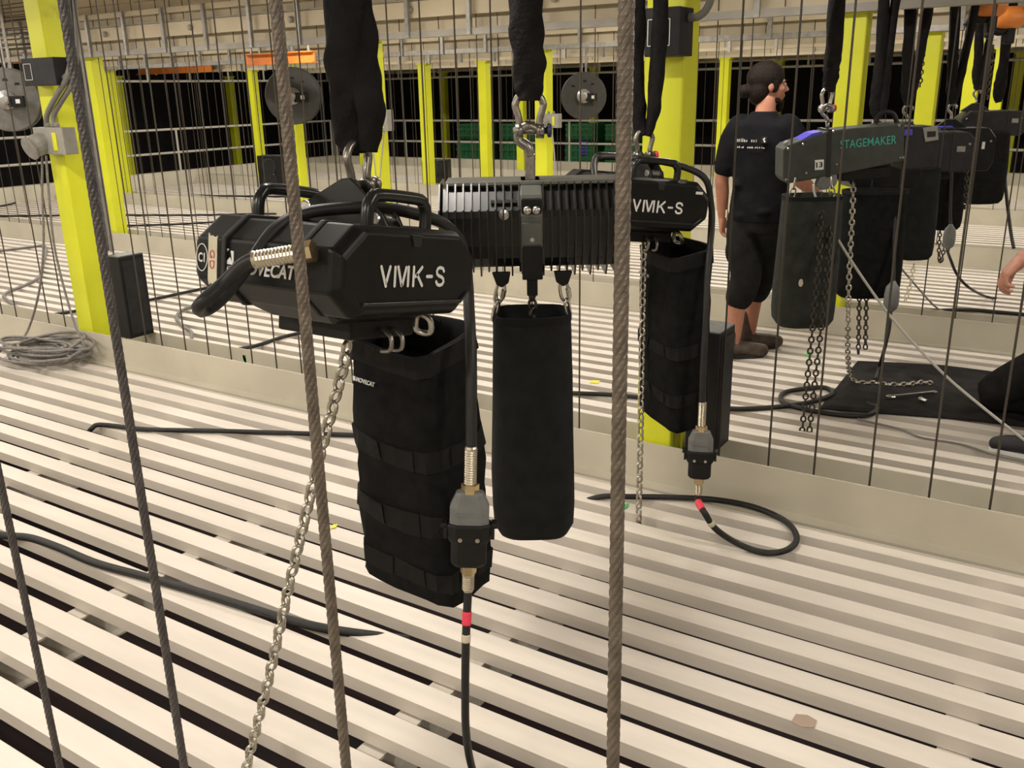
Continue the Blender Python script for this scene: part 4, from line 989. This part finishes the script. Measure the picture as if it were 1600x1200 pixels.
bD, rD = px_bag(1445, 1496, 250, 366, 6.7, 'square black bag with a looped chain hanging below it', M_FAB, 6, .22)
chain('dark chain loop hanging below the square black bag', smooth_path([at(1469, 358, 6.7), at(1467, 395, 6.7), at(1469, 410, 6.7), at(1473, 400, 6.7), at(1478, 358, 6.7)], 5), LINK_D, joined=True)
h8, c8 = plain_hoist(1545, 192, 7.6, HEAD-.2, .50, .20, .26, 'dark chain hoist below the orange trolley, last of the row', M_BOXD, None, True, hook=-.12)
v_sling(c8, 'forked black sling beside the orange trolley', 24, .08, .07)
v_sling(at(1560, 160, 7.7), 'forked black sling below the orange trolley', 25, .02, .07)
bE, rE = px_bag(1496, 1562, 205, 326, 7.4, 'tapered black bag below the last hoist of the row', M_FAB, 7, .24)
chain('thin dark chain hanging from the RM-1 hoist past its bag', [at(1513, 232, 6.45), at(1507, 330, 6.47)], LINK_D, joined=True)
chain('dark chain hanging from the orange trolley to the last hoist', [at(1552, 70, 7.4), at(1543, 160, 7.5)], LINK_D, joined=True)
chain('steel hand chain hanging from the beam above the hoists', [Vector((at(1448, 22, 6.1).x, at(1448, 22, 6.1).y, 2.99)), at(1448, 22, 6.1), at(1437, 140, 6.1)], LINK_D, joined=True)
# taped plugs with their leads
def taped_plug(px, py, D, up, down, label):
    c = at(px, py, D); t = thing('taped_plug', label, 'connector', c)
    MB().loft([[Vector((rr*math.cos(a)*1.0, rr*.7*math.sin(a), z)) for a in [2*math.pi*j/14 for j in range(14)]] for rr, z in ((.012, .10), (.02, .085), (.036, .065), (.042, .02), (.042, -.03), (.034, -.06), (.016, -.075), (.012, -.10))]).build('taped_body', M_PLUG, t, smooth=True)
    cable('lead_in', '', [p-c for p in up]+[Vector((0, 0, .09))], .011, M_RUB, t)
    lo = cable('lead_out', '', [Vector((0, 0, -.09))]+[p-c for p in down], .010, M_RUB, t)
    return t
D1_ = 5.15
taped_plug(1393, 466, D1_, [at(1399, 300, 5.1), at(1397, 400, 5.12)], [at(1390, 510, 5.16), at(1382, 545, 5.2), ground(1374, 572, .02), ground(1368, 592, .02)], 'grey taped plug hanging beside the wide black bag')
taped_plug(1483, 372, 6.5, [at(1488, 250, 6.45), at(1485, 330, 6.48)], [at(1485, 405, 6.5), at(1496, 430, 6.55), at(1515, 450, 6.6), ground(1540, 463, .02), ground(1556, 466, .02)], 'grey taped plug hanging beside the square black bag')
# pale tie cord slanting across
cable('tie_cord', 'pale cord slanting from the slate grey hoist down past the kneeling person', [at(1271, 288, 4.58), at(1276, 312, 4.56), at(1302, 362, 4.52), at(1345, 430, 4.45), at(1400, 505, 4.36), at(1470, 580, 4.24), at(1540, 640, 4.10), at(1620, 702, 3.95), at(1680, 745, 3.85)], .0065, M_TIE)
cable('tie_cord', 'thin pale cord slanting from the narrow canvas bag to the slats', [at(1400, 410, 5.9), at(1430, 445, 5.95), at(1460, 478, 6.0), ground(1478, 488, .01)], .006, M_COND)
chain('white plastic chain below the narrow canvas bag', [at(1428, 412, 5.9), at(1424, 440, 5.9), at(1413, 474, 5.9)], link_mesh('link', CH['pitch'], CH['d']*.8, CH['w'], M_TAPE, 12, 6), joined=True)
cable('hanging_cable', 'dark cable hanging below the last hoist down to the third kerb', [at(1562, 190, 7.5), at(1566, 230, 7.5), at(1572, 300, 7.4), at(1579, 360, 7.3), at(1584, 388, 7.25)], .013, M_RUB)
# ================================================================== things lying on the slats
def G(x, y, z=.014): return ground(x, y, z)
cable('floor_cable', 'thin black cable lying on the slats beneath the first kerb', [G(138, 676, -.04), G(143, 670, .0), G(152, 664), G(175, 665), G(230, 671), G(330, 673), G(430, 676), G(560, 680), G(640, 684), G(720, 700, -.03)], .013)
cable('floor_cable', 'thick dark rubber cable lying across the slats near the wire ropes', [G(-60, 826), G(0, 836), G(45, 840), G(90, 855), G(150, 880), G(230, 902), G(310, 925), G(390, 950), G(450, 968), G(520, 984), G(640, 1000, -.03)], .0150)
cable('floor_cable', 'black cable crossing the slats of the second bay beside the tall case', [G(80, 492), G(125, 485), G(170, 478), G(225, 470), G(270, 461), G(312, 452), G(380, 440), G(520, 425)], .013)
cable('floor_cable', 'black cable coming off the kerb behind the foremost hoist', [G(358, 548), G(400, 540), G(440, 527), G(480, 518), G(540, 508), G(640, 500)], .013)
cable('floor_cable', 'grey cable kinked on the second bay slats beyond the socket column', [G(-40, 398), G(0, 392), G(40, 387), G(68, 384), G(72, 392), G(67, 412), G(62, 432), G(40, 445), G(15, 455), G(6, 463), G(18, 474), G(28, 481)], .014, M_COND)
cable('floor_cable', 'grey cable curling on the slats below the loop of the foremost hoist', [G(305, 478), G(286, 484), G(276, 495), G(284, 508), G(298, 518), G(299, 528), G(294, 534)], .013, M_COND)
cable('floor_cable', 'long black cable lying along the slats of the third bay', [G(-40, 338), G(60, 337), G(150, 336), G(300, 336), G(420, 334), G(560, 336)], .014)
cable('floor_cable', 'black cable lying along the slats of the fourth bay', [G(250, 305), G(340, 306), G(440, 307), G(560, 309)], .016)
cable('floor_cable', 'dark cable drooping on the third bay slats beyond the socket column', [G(-40, 328), G(0, 322), G(20, 318), G(40, 310), G(58, 304)], .014)
cable('floor_cable', 'black cable lying past the tall case on the third bay slats', [G(160, 354), G(220, 352), G(280, 350), G(350, 346)], .013)
cable('floor_cable', 'black cable looping on the slats in front of the black mat', [G(1100, 634), G(1150, 639), G(1200, 637), G(1240, 633), G(1275, 626), G(1300, 616), G(1290, 606), G(1260, 607), G(1230, 612), G(1220, 620), G(1226, 630), G(1260, 640), G(1310, 648), G(1345, 650), G(1365, 645), G(1370, 636), G(1355, 630)], .014)
cable('floor_cable', 'thin cord lying on the slats before the black mat', [G(1340, 655), G(1380, 664), G(1410, 672), G(1440, 684), G(1500, 694), G(1560, 712), G(1640, 730)], .006, M_COND)
cable('floor_cable', 'black cable lying along the third bay slats behind the slate grey hoist', [G(1395, 482), G(1450, 485), G(1510, 484), G(1560, 488), G(1640, 495)], .014)
cable('floor_cable', 'black cable along the second bay slats behind the ribbed hoist', [G(880, 614), G(920, 615), G(960, 617), G(1010, 622), G(1080, 628)], .013)
# coil of grey cord below the socket box and its two strands
rnd = random.Random(4); cpt = []
c0 = G(70, 560, .02); ax = (G(125, 567)-G(12, 553)).length/2
u_ = (G(125, 567)-G(15, 553)).normalized(); w_ = Vector((-u_.y, u_.x, 0))
for i in range(16*11):
    a = 2*math.pi*i/16; k = i//16
    rr = ax*(.55+.40*abs(math.sin(k*1.7+a*.13))); ry = .20*(.5+.45*abs(math.sin(k*2.3+1)))
    off = u_*(.10*math.sin(k*2.1))+w_*(.05*math.sin(k*1.3))
    cpt.append(c0+off+u_*rr*math.cos(a)+w_*ry*math.sin(a)+Vector((0, 0, .012*k*.8+.03*max(0, math.sin(k*1.9+a))+.01)))
cable('cord_coil', 'tangled coil of grey cord lying at the foot of the first kerb', cpt, .0095, M_COIL, None, 3, 'cord', 6)
YS = FC-.12
cable('cord', 'grey cord dropping from the socket box to the far side of the coil', [on_y(66, 243, FC-.09), on_y(66, 300, FC-.09), on_y(68, 380, FC-.10), on_y(62, 450, FC-.13), on_y(46, 510, FC-.15), G(25, 548, .05), G(28, 558, .03)], .0075, M_COIL)
cable('cord', 'grey cord dropping from the socket box to the near side of the coil', [on_y(72, 243, FC-.10), on_y(76, 300, FC-.10), on_y(84, 380, FC-.10), on_y(100, 450, FC-.10), on_y(118, 510, FC-.12), on_y(132, 540, FC-.13), G(132, 556, .05), G(120, 566, .03)], .0075, M_COIL)
# black mat
mp = [G(1281, 640, 0), G(1340, 566, 0), G(1410, 569, 0), G(1475, 573, 0), G(1530, 580, 0), G(1600, 590, 0), G(1680, 606, 0), G(1690, 690, 0), G(1600, 668, 0), G(1520, 658, 0), G(1440, 652, 0), G(1360, 646, 0)]
cm = sum(mp, Vector())/len(mp); b = MB(); n = len(mp); rings = []
for k, z in ((1.0, .001), (1.0, .010), (.93, .014), (.75, .012), (.5, .016), (.25, .012), (.02, .014)):
    rings.append([cm.lerp(p, k)+Vector((0, 0, z+(.006*math.sin(i*2.3+k*9) if .2 < k < .95 else 0))) for i, p in enumerate(mp)])
bm_ = b.loft(rings).build('floor_mat', M_MAT, smooth=False); tag(bm_, 'black cloth mat spread on the slats beside the kneeling person', 'mat')
# spanner and small fitting on the mat
a, c = G(1392, 619, .026), G(1460, 612, .026)
sp = thing('spanner', 'long steel spanner lying on the black mat', 'spanner', a)
MB().tube([Vector((0, 0, 0)), c-a], .007, 6).build('shaft', M_STEEL, sp)
MB().ball((0, 0, 0), (.026, .020, .006), 10, 6).build('ring_head', M_STEEL, sp)
MB().ball(c-a, (.016, .014, .006), 10, 6).build('open_head', M_STEEL, sp)
pl = thing('pin', 'small bright shackle pin lying on the black mat', 'pin', G(1440, 624, .026))
MB().tube([(0, 0, 0), (.03, -.02, 0)], .010, 8).build('shank', M_STEEL, pl); MB().ball((-.005, .003, 0), .014).build('head', M_STEEL, pl)
# scraps of tape
def tape(pts, m, label):
    b = MB(); b.add(pts+[p+Vector((0, 0, .001)) for p in pts], [(0, 1, 2, 3), (4, 7, 6, 5)]+[(i, (i+1) % 4, 4+(i+1) % 4, 4+i) for i in range(4)])
    o = b.build('tape_scrap', m); tag(o, label, 'tape'); return o
yb_ = row(0)+.2035
tape([on_y(379, 555, yb_), on_y(384, 555, yb_), on_y(385, 568, yb_), on_y(381, 567, yb_)], M_GRN, 'green tape mark on the inner face of the first kerb')
tape([G(973, 797, .003), G(975, 789, .003), G(983, 786, .003), G(980, 793, .003)], M_GRN, 'green tape scrap on the slat beside the straight chain')
tape([G(515, 826, .003), G(520, 820, .003), G(528, 819, .003), G(524, 825, .003)], M_YTAPE, 'yellow tape scrap on the slat behind the brown rope')
tape([G(1256, 556, .003), G(1264, 550, .003), G(1270, 550, .003), G(1264, 557, .003)], M_GRN, 'green tape scrap on the slat beside the dark chains')
tape([G(920, 598, .003), G(925, 594, .003), G(938, 595, .003), G(934, 599, .003)], M_YTAPE, 'yellow tape scrap on the slat behind the ribbed hoist')
o = MB().prism([(-.03, -.02), (.0, -.028), (.03, -.012), (.028, .02), (.0, .03), (-.028, .018)], 0, .0008, 'z', Matrix.Translation(G(1257, 1127, .002))).build('stain', mat('stain', (.36, .27, .20), .7)); tag(o, 'brown stain on a slat near the open floor', 'stain')
# ================================================================== people
def lerp(a, b, t): return a+(b-a)*t
def taper(b, pts, rad, n=12, flat=1.0, sub=4):
    """tapered limb with rounded ends through the joints"""
    p = smooth_path(pts, sub); k = len(p); rr = []
    for i in range(k):
        f = i/(k-1)*(len(rad)-1); j = min(int(f), len(rad)-2); rr.append(lerp(rad[j], rad[j+1], f-j))
    b.tube(p, rr, n, flat=flat); b.ball(p[0], rr[0]*.99, n, 8); b.ball(p[-1], rr[-1]*.99, n, 8)
def rings_z(b, secs, n=20):
    """secs: (centre x, y, z, half width x, half depth y)"""
    rg = []
    for (x, y, z, w, d) in secs:
        rg.append([Vector((x+w*math.copysign(abs(math.cos(a))**.85, math.cos(a)), y+d*math.copysign(abs(math.sin(a))**.85, math.sin(a)), z)) for a in [2*math.pi*j/n for j in range(n)]])
    b.loft(rg)
def hand(b, wrist, d, up, thumb_side, curl=.5, s=1.0, spread=.0205):
    """d: direction wrist to knuckles, up: back of the hand, thumb_side: +1 or -1 along side = d x up"""
    d = Vector(d).normalized(); up = Vector(up); up = (up-d*up.dot(d)).normalized(); sd = d.cross(up)*thumb_side; w = Vector(wrist)
    taper(b, [w-d*.01*s, w+d*.03*s], [.024*s, .027*s], 10)
    for k in (-1.5, -.5, .5, 1.5):   # palm as four metacarpals
        taper(b, [w+d*.015*s+sd*k*.012*s, w+d*.085*s+sd*k*spread*.92*s], [.015*s, .0130*s], 8)
    taper(b, [w+d*.03*s, w+d*.075*s], [.024*s, .022*s], 10)
    for k, L in ((1.5, .070), (.5, .079), (-.5, .074), (-1.5, .058)):
        base = w+d*.088*s+sd*k*spread*.95*s; a = curl*(1.0+.12*(1.5-k)); p = [base]; cur = base; ang = 0
        for seg, da in ((.45, .75), (.31, 1.0), (.24, .8)):
            ang += a*da; dr = d*math.cos(ang)-up*math.sin(ang); cur = cur+dr*L*seg*s; p.append(cur)
        taper(b, p, [.0098*s, .0090*s, .0082*s, .0070*s], 8, sub=3)
    t0 = w+d*.022*s+sd*.020*s-up*.006*s
    t1 = w+d*.052*s+sd*.042*s-up*.018*s; t2 = w+d*.082*s+sd*.046*s-up*.032*s; t3 = w+d*.104*s+sd*.038*s-up*.042*s
    taper(b, [t0, t1, t2, t3], [.015*s, .0125*s, .0105*s, .0085*s], 8, sub=3)
def remesh(o, voxel, smooth=6, fac=.5):
    m = o.modifiers.new('remesh', 'REMESH'); m.mode = 'VOXEL'; m.voxel_size = voxel; m.use_smooth_shade = True
    if smooth:
        k = o.modifiers.new('smooth', 'SMOOTH'); k.factor = fac; k.iterations = smooth
    return o
def head(b, c, f, r, tilt=0.0):
    """skull, jaw, nose, ears, brow; f: facing, r: person's right"""
    f = Vector(f).normalized(); r = Vector(r).normalized(); u = Vector((0, 0, 1)); f = (f-u*f.dot(u)).normalized(); r = f.cross(u)
    P = lambda x, y, z: c+r*x+f*y+u*z
    Mx = Matrix(((r.x, f.x, 0, c.x), (r.y, f.y, 0, c.y), (0, 0, 1, c.z), (0, 0, 0, 1)))
    b.ball((0, -.012, .028), (.074, .096, .088), 18, 12, Mx)
    b.ball((0, .018, -.025), (.062, .074, .082), 16, 10, Mx)
    b.ball((0, .040, -.078), (.040, .044, .032), 14, 8, Mx)
    b.ball((0, .070, -.092), (.022, .020, .018), 10, 6, Mx)
    for s in (-1, 1):
        b.ball((s*.030, .070, .022), (.022, .016, .010), 10, 6, Mx)
        b.ball((s*.036, .058, -.022), (.022, .024, .020), 10, 6, Mx)
        b.ball((s*.075, -.012, -.008), (.010, .020, .032), 10, 8, Mx)
    taper(b, [P(0, .084, .014), P(0, .096, -.008), P(0, .108, -.026)], [.008, .011, .0125], 8)
    for s in (-1, 1): b.ball((s*.011, .096, -.030), (.009, .012, .008), 8, 6, Mx)
    b.ball((0, .086, -.055), (.022, .012, .006), 10, 6, Mx); b.ball((0, .085, -.066), (.020, .012, .007), 10, 6, Mx)
    return P, Mx
def person(loc, f, label):
    f = Vector((f[0], f[1], 0)).normalized(); r = Vector((f.y, -f.x, 0))
    return thing('person', label, 'person', loc, (0, 0, math.atan2(r.y, r.x)))
# ---- the standing man: local x = his right, y = facing
base = ground(1171, 556)
mf = (S2*.62+F2*.78)
man = person(base, mf, 'standing person in a black printed T-shirt, black shorts and brown boots, back turned')
hd = Vector((.76, .65, 0)).normalized()     # head turned to his right
ff = Vector((.80, .60, 0)).normalized()     # feet point to his right
fr = Vector((ff.y, -ff.x, 0))
LA, RA = Vector((-.075, -.09, .10)), Vector((-.085, .17, .10))
LK, RK = LA+ff*.045+Vector((.005, 0, .43)), RA+ff*.05+Vector((.02, -.03, .43))
LH, RH = Vector((-.085, -.005, .93)), Vector((.085, .01, .93))
skin = MB()
rings_z(skin, [(0, 0, .84, .13, .09), (0, 0, .92, .165, .115), (0, 0, 1.05, .145, .10), (0, .01, 1.20, .155, .11), (0, .012, 1.33, .175, .115), (0, .0, 1.43, .165, .085), (0, -.01, 1.48, .075, .06)])
taper(skin, [Vector((0, -.01, 1.44)), Vector((.005, .005, 1.56))], [.062, .056], 14)
LS, RS = Vector((-.175, .0, 1.40)), Vector((.175, .0, 1.40))
LE, RE = Vector((-.235, -.035, 1.12)), Vector((.225, .02, 1.13))
LW, RW = Vector((-.245, .02, .865)), Vector((.275, .22, 1.005))
taper(skin, [LS, lerp(LS, LE, .5)+Vector((-.008, 0, 0)), LE, lerp(LE, LW, .4), LW], [.050, .050, .042, .042, .029])
taper(skin, [RS, lerp(RS, RE, .5), RE, lerp(RE, RW, .4), RW], [.050, .050, .042, .042, .029])
hand(skin, LW, (-.02, .10, -1), (-1, -.2, 0), 1, .62)
hand(skin, RW, (.25, .92, -.28), (.3, 0, .9), -1, .55)
taper(skin, [LH, lerp(LH, LK, .5), LK, lerp(LK, LA, .35)-ff*.02, LA], [.092, .080, .060, .062, .040])
taper(skin, [RH, lerp(RH, RK, .5), RK, lerp(RK, RA, .35)-ff*.02, RA], [.092, .080, .060, .062, .040])
for A in (LA, RA): taper(skin, [A-ff*.03+Vector((0, 0, -.05)), A+ff*.13+Vector((0, 0, -.06))], [.038, .032])
hc = Vector((.005, .03, 1.650))
P, Mx = head(skin, hc, hd, Vector((hd.y, -hd.x, 0)))
remesh(skin.build('body', M_SKIN, man, smooth=True), .0065, 4)
# T-shirt
sh = MB()
rings_z(sh, [(0, .0, .86, .178, .132), (0, 0, .95, .178, .132), (0, .002, 1.05, .168, .122), (0, .01, 1.20, .176, .130), (0, .010, 1.33, .195, .132), (0, -.002, 1.425, .185, .102), (0, -.01, 1.475, .095, .075), (0, -.008, 1.505, .072, .066)], 26)
for S_, E_, sx in ((LS, LE, -1), (RS, RE, 1)):
    taper(sh, [S_+Vector((-.03*sx, 0, .01)), lerp(S_, E_, .25), lerp(S_, E_, .72), lerp(S_, E_, .80)], [.084, .082, .070, .068], 14)
for (x, z, w) in ((-.06, .90, .05), (.07, .93, .06), (-.10, 1.08, .03)): sh.ball((x, -.10, z), (w, .04, .03), 10, 6)
shirt = remesh(sh.build('t_shirt', M_SHIRT, man, smooth=True), .009, 5)
# shirt print: small broken letters and an emblem on the back
pr = MB(); rnd = random.Random(3)
def back(x, z, d=.0): return Vector((x, -(.128+d)+.10*x*x*6, z))
for row_, z, x0, x1, hh in ((0, 1.335, -.105, -.035, .020), (0, 1.335, -.012, .022, .016), (1, 1.300, -.115, -.055, .010), (1, 1.300, -.035, -.005, .010), (1, 1.300, .012, .065, .010)):
    x = x0
    while x < x1:
        w = rnd.uniform(.004, .009); h_ = hh*rnd.uniform(.55, 1.0)
        p = back(x, z, .006); pr.box((p.x, p.y, p.z+h_/2), (w*.5, .006, h_)); 
        if rnd.random() > .5: pr.box((p.x+w*.4, p.y, p.z+h_*rnd.choice((.15, .5, .85))), (w, .006, .003))
        x += w+.006
shp = pr.build('shirt_print', M_WHITE, shirt)
em = MB(); p = back(.062, 1.345, .006)
em.prism([(.045, 1.330), (.082, 1.330), (.082, 1.366), (.045, 1.366)], p.y-.004, p.y+.004, 'y')
em.build('emblem_patch', M_BOXD, shirt)
em = MB(); em.prism([(.056, 1.352), (.066, 1.362), (.072, 1.357), (.066, 1.350), (.074, 1.340), (.066, 1.333), (.062, 1.344)], p.y-.006, p.y-.004, 'y'); em.build('emblem', M_WHITE, shirt)
# shorts
so = MB()
rings_z(so, [(0, 0, .80, .155, .120), (0, 0, .88, .176, .130), (0, 0, .96, .172, .126), (0, 0, .99, .165, .12)], 22)
for H_, K_, A_ in ((LH, LK, LA), (RH, RK, RA)):
    e = lerp(K_, A_, .32)-ff*.012
    taper(so, [H_+Vector((0, 0, -.06)), lerp(H_, K_, .5)-ff*.01, K_+ff*.005, e], [.108, .105, .096, .088], 16)
    so.ball(lerp(H_, K_, .62)-ff*.075, (.05, .05, .09), 12, 8)
remesh(so.build('shorts', M_SHORT, man, smooth=True), .010, 5)
MB().box((-.175, -.07, .90), (.012, .02, .05)).build('key_tag', M_TAPE, man, bevel=.003)
# boots, socks
for A_, tw in ((LA, 0), (RA, 1)):
    bt = MB(); z0 = Vector((0, 0, -A_.z))
    F_ = lambda y, z: A_+z0+ff*y+Vector((0, 0, z))
    taper(bt, [F_(-.02, .175), F_(-.03, .10), F_(-.03, .06)], [.052, .053, .050], 14)
    taper(bt, [F_(-.035, .055), F_(.05, .055), F_(.13, .048), F_(.185, .044)], [.048, .050, .049, .043], 14)
    if tw: taper(bt, [F_(-.02, .10), F_(-.03, .23)], [.052, .052], 14)
    boot = remesh(bt.build('boot', M_BOOT, man, smooth=True), .008, 4)
    so_ = MB(); n = 16; out = []
    for j in range(n):
        a = 2*math.pi*j/n; x = math.cos(a)*.135+.065; y = math.sin(a)*(.050 if math.cos(a) > -.2 else .044); out.append(A_+z0+ff*x+fr*y)
    so_.loft([[p for p in out], [p+Vector((0, 0, .026)) for p in out]]).build('sole', M_SOLE, boot)
    if not tw: MB().tube([F_(-.02, .17), F_(-.018, .205)], .050, 14).build('sock', M_SHIRT, boot, smooth=True)
# hair, bun, beard, eyes
hr = MB()
hr.ball((0, -.026, .044), (.090, .112, .094), 18, 12, Mx); hr.ball((0, -.062, -.025), (.080, .066, .090), 16, 10, Mx); hr.ball((0, -.148, -.030), (.034, .034, .040), 12, 8, Mx)
for s in (-1, 1): hr.ball((s*.068, .010, .010), (.016, .030, .055), 10, 8, Mx)
hair = remesh(hr.build('hair', M_HAIR, man, smooth=True), .007, 2)
bd = MB(); bd.ball((0, .066, -.098), (.030, .030, .030), 12, 8, Mx); bd.ball((0, .068, -.125), (.022, .024, .030), 10, 8, Mx)
for s in (-1, 1): bd.ball((s*.046, .030, -.085), (.014, .036, .018), 10, 8, Mx)
remesh(bd.build('beard', M_HAIR, man, smooth=True), .007, 2)
ey = MB()
for s in (-1, 1): ey.ball((s*.030, .083, .006), (.011, .007, .006), 10, 6, Mx)
ey.build('eyes', M_EYE, man, smooth=True)
eb = MB()
for s in (-1, 1): eb.ball((s*.031, .086, .028), (.020, .006, .004), 10, 6, Mx)
eb.build('eyebrows', M_HAIR, man, smooth=True)

# ---- the kneeling person at the mat, facing -x; local x = own right (+y world), y = facing (-x world)
kb = Vector((.22, 4.86, 0))
kn = person(kb, (-1, 0), 'kneeling person in dark trousers and black sneakers reaching over the mat')
def K(p): p = Vector(p)-kb; return Vector((p.y, -p.x, p.z))
sk = MB()
rings_z(sk, [(0, -.02, .50, .15, .11), (0, 0, .60, .17, .12), (0, .03, .75, .15, .11), (0, .06, .92, .17, .12), (0, .09, 1.04, .17, .10), (0, .11, 1.09, .07, .06)])
kS, kE, kW = K((.14, 5.04, 1.03)), K((.10, 5.16, .80)), at(1600, 402, 4.15)
kW = K(kW)
taper(sk, [kS, kE, lerp(kE, kW, .45), kW], [.055, .046, .044, .036])
hdir = K(at(1566, 434, 4.18))-K(at(1600, 402, 4.15))
hand(sk, kW, hdir, Vector((.1, .35, .9)), 1, .62, 1.26)
kS2, kE2, kW2 = K((.14, 4.68, 1.03)), K((.02, 4.60, .78)), K((.10, 4.62, .58))
taper(sk, [kS2, kE2, lerp(kE2, kW2, .45), kW2], [.055, .044, .042, .030])
hand(sk, kW2, Vector((.1, .3, -.9)), Vector((-.3, .9, .2)), -1, .5)
taper(sk, [Vector((0, .10, 1.06)), Vector((0, .15, 1.17))], [.058, .055])
P2, Mx2 = head(sk, Vector((0, .19, 1.27)), Vector((0, 1, 0)), Vector((1, 0, 0)))
rKn, rHp, rAn = K((-.30, 5.13, .085)), K((.20, 4.98, .52)), K((.16, 5.16, .075))
lKn, lHp, lAn = K((.04, 4.66, .52)), K((.22, 4.76, .52)), K((-.06, 4.52, .10))
taper(sk, [rHp, rKn], [.09, .058]); taper(sk, [rKn, rAn], [.055, .04]); taper(sk, [lHp, lKn], [.09, .058]); taper(sk, [lKn, lAn], [.055, .04])
remesh(sk.build('body', M_SKIN2, kn, smooth=True), .0055, 3)
tr = MB()
rings_z(tr, [(0, -.03, .44, .16, .125), (0, -.01, .55, .185, .14), (0, .01, .66, .175, .13)], 22)
taper(tr, [rHp, lerp(rHp, rKn, .5)+Vector((0, 0, .03)), rKn+Vector((0, 0, .03)), rKn+Vector((0, .0, .0))], [.125, .118, .10, .085], 16)
taper(tr, [rKn, lerp(rKn, rAn, .5), rAn], [.085, .075, .065], 14)
taper(tr, [lHp, lerp(lHp, lKn, .5), lKn], [.125, .110, .088], 16)
taper(tr, [lKn, lerp(lKn, lAn, .5), lAn+Vector((0, 0, .03))], [.085, .080, .070], 14)
remesh(tr.build('trousers', M_TROUS, kn, smooth=True), .010, 4)
ts = MB()
rings_z(ts, [(0, -.01, .58, .18, .13), (0, .03, .75, .165, .125), (0, .06, .92, .185, .132), (0, .085, 1.04, .18, .11), (0, .11, 1.10, .08, .07)], 22)
taper(ts, [kS, lerp(kS, kE, .7)], [.074, .066]); taper(ts, [kS2, lerp(kS2, kE2, .7)], [.074, .066])
remesh(ts.build('t_shirt', M_SHIRT, kn, smooth=True), .010, 4)
hr = MB(); hr.ball((0, -.02, .04), (.084, .10, .088), 16, 10, Mx2); hr.ball((0, -.06, -.01), (.072, .05, .06), 14, 8, Mx2)
remesh(hr.build('hair', M_HAIR, kn, smooth=True), .008, 2)
ey = MB()
for s in (-1, 1): ey.ball((s*.030, .083, .006), (.011, .007, .006), 10, 6, Mx2)
ey.build('eyes', M_EYE, kn, smooth=True)
# wrist band, ring, shoes
wd = (lerp(kE, kW, .8)-kW).normalized(); wc = kW+wd*.035; o1 = wd.orthogonal().normalized(); o2 = wd.cross(o1)
MB().tube([wc+(o1*math.cos(a)+o2*math.sin(a))*.034 for a in [2*math.pi*j/20 for j in range(20)]], .0035, 6, closed=True).build('wrist_band', M_RUB, kn, smooth=True)
d_ = hdir.normalized(); u_2 = Vector((.1, .35, .9)); u_2 = (u_2-d_*u_2.dot(d_)).normalized(); s_2 = d_.cross(u_2)
rc = kW+d_*.125+s_2*(-.5*.0235)-u_2*.006
MB().tube([rc+(s_2*math.cos(a)+u_2*math.sin(a))*.0108 for a in [2*math.pi*j/14 for j in range(14)]], .0022, 5, closed=True).build('finger_ring', M_STEEL, kn, smooth=True)
for A_, dirv, flatf in ((lAn, Vector((.05, 1, 0)), True), (rAn, Vector((0, -1, 0)), False)):
    dv = dirv.normalized(); z0 = Vector((0, 0, -A_.z)) if flatf else Vector((0, 0, -.055)); sv = Vector((dv.y, -dv.x, 0))
    F_ = lambda y, z: A_+z0+dv*y+Vector((0, 0, z))
    b = MB(); taper(b, [F_(-.03, .085), F_(.0, .06)], [.045, .047]); taper(b, [F_(-.045, .055), F_(.06, .056), F_(.14, .046), F_(.18, .040)], [.040, .045, .043, .034], 14)
    shoe = remesh(b.build('shoe', M_SHOE, kn, smooth=True), .007, 3)
    out = []
    for j in range(18):
        a = 2*math.pi*j/18; out.append(A_+z0+dv*(math.cos(a)*.145+.065)+sv*math.sin(a)*.048)
    MB().loft([[p+Vector((0, 0, .002)) for p in out], [p+Vector((0, 0, .024)) for p in out]]).build('sole', M_WHITE, shoe, bevel=.004)
    for i in range(3): MB().box((0, 0, 0), (.004, .050, .012), Matrix.Translation(F_(.085+i*.022, .088-i*.006)) @ Matrix.Rotation(math.atan2(dv.y, dv.x), 4, 'Z')).build('stripe', M_PLUGL, shoe)
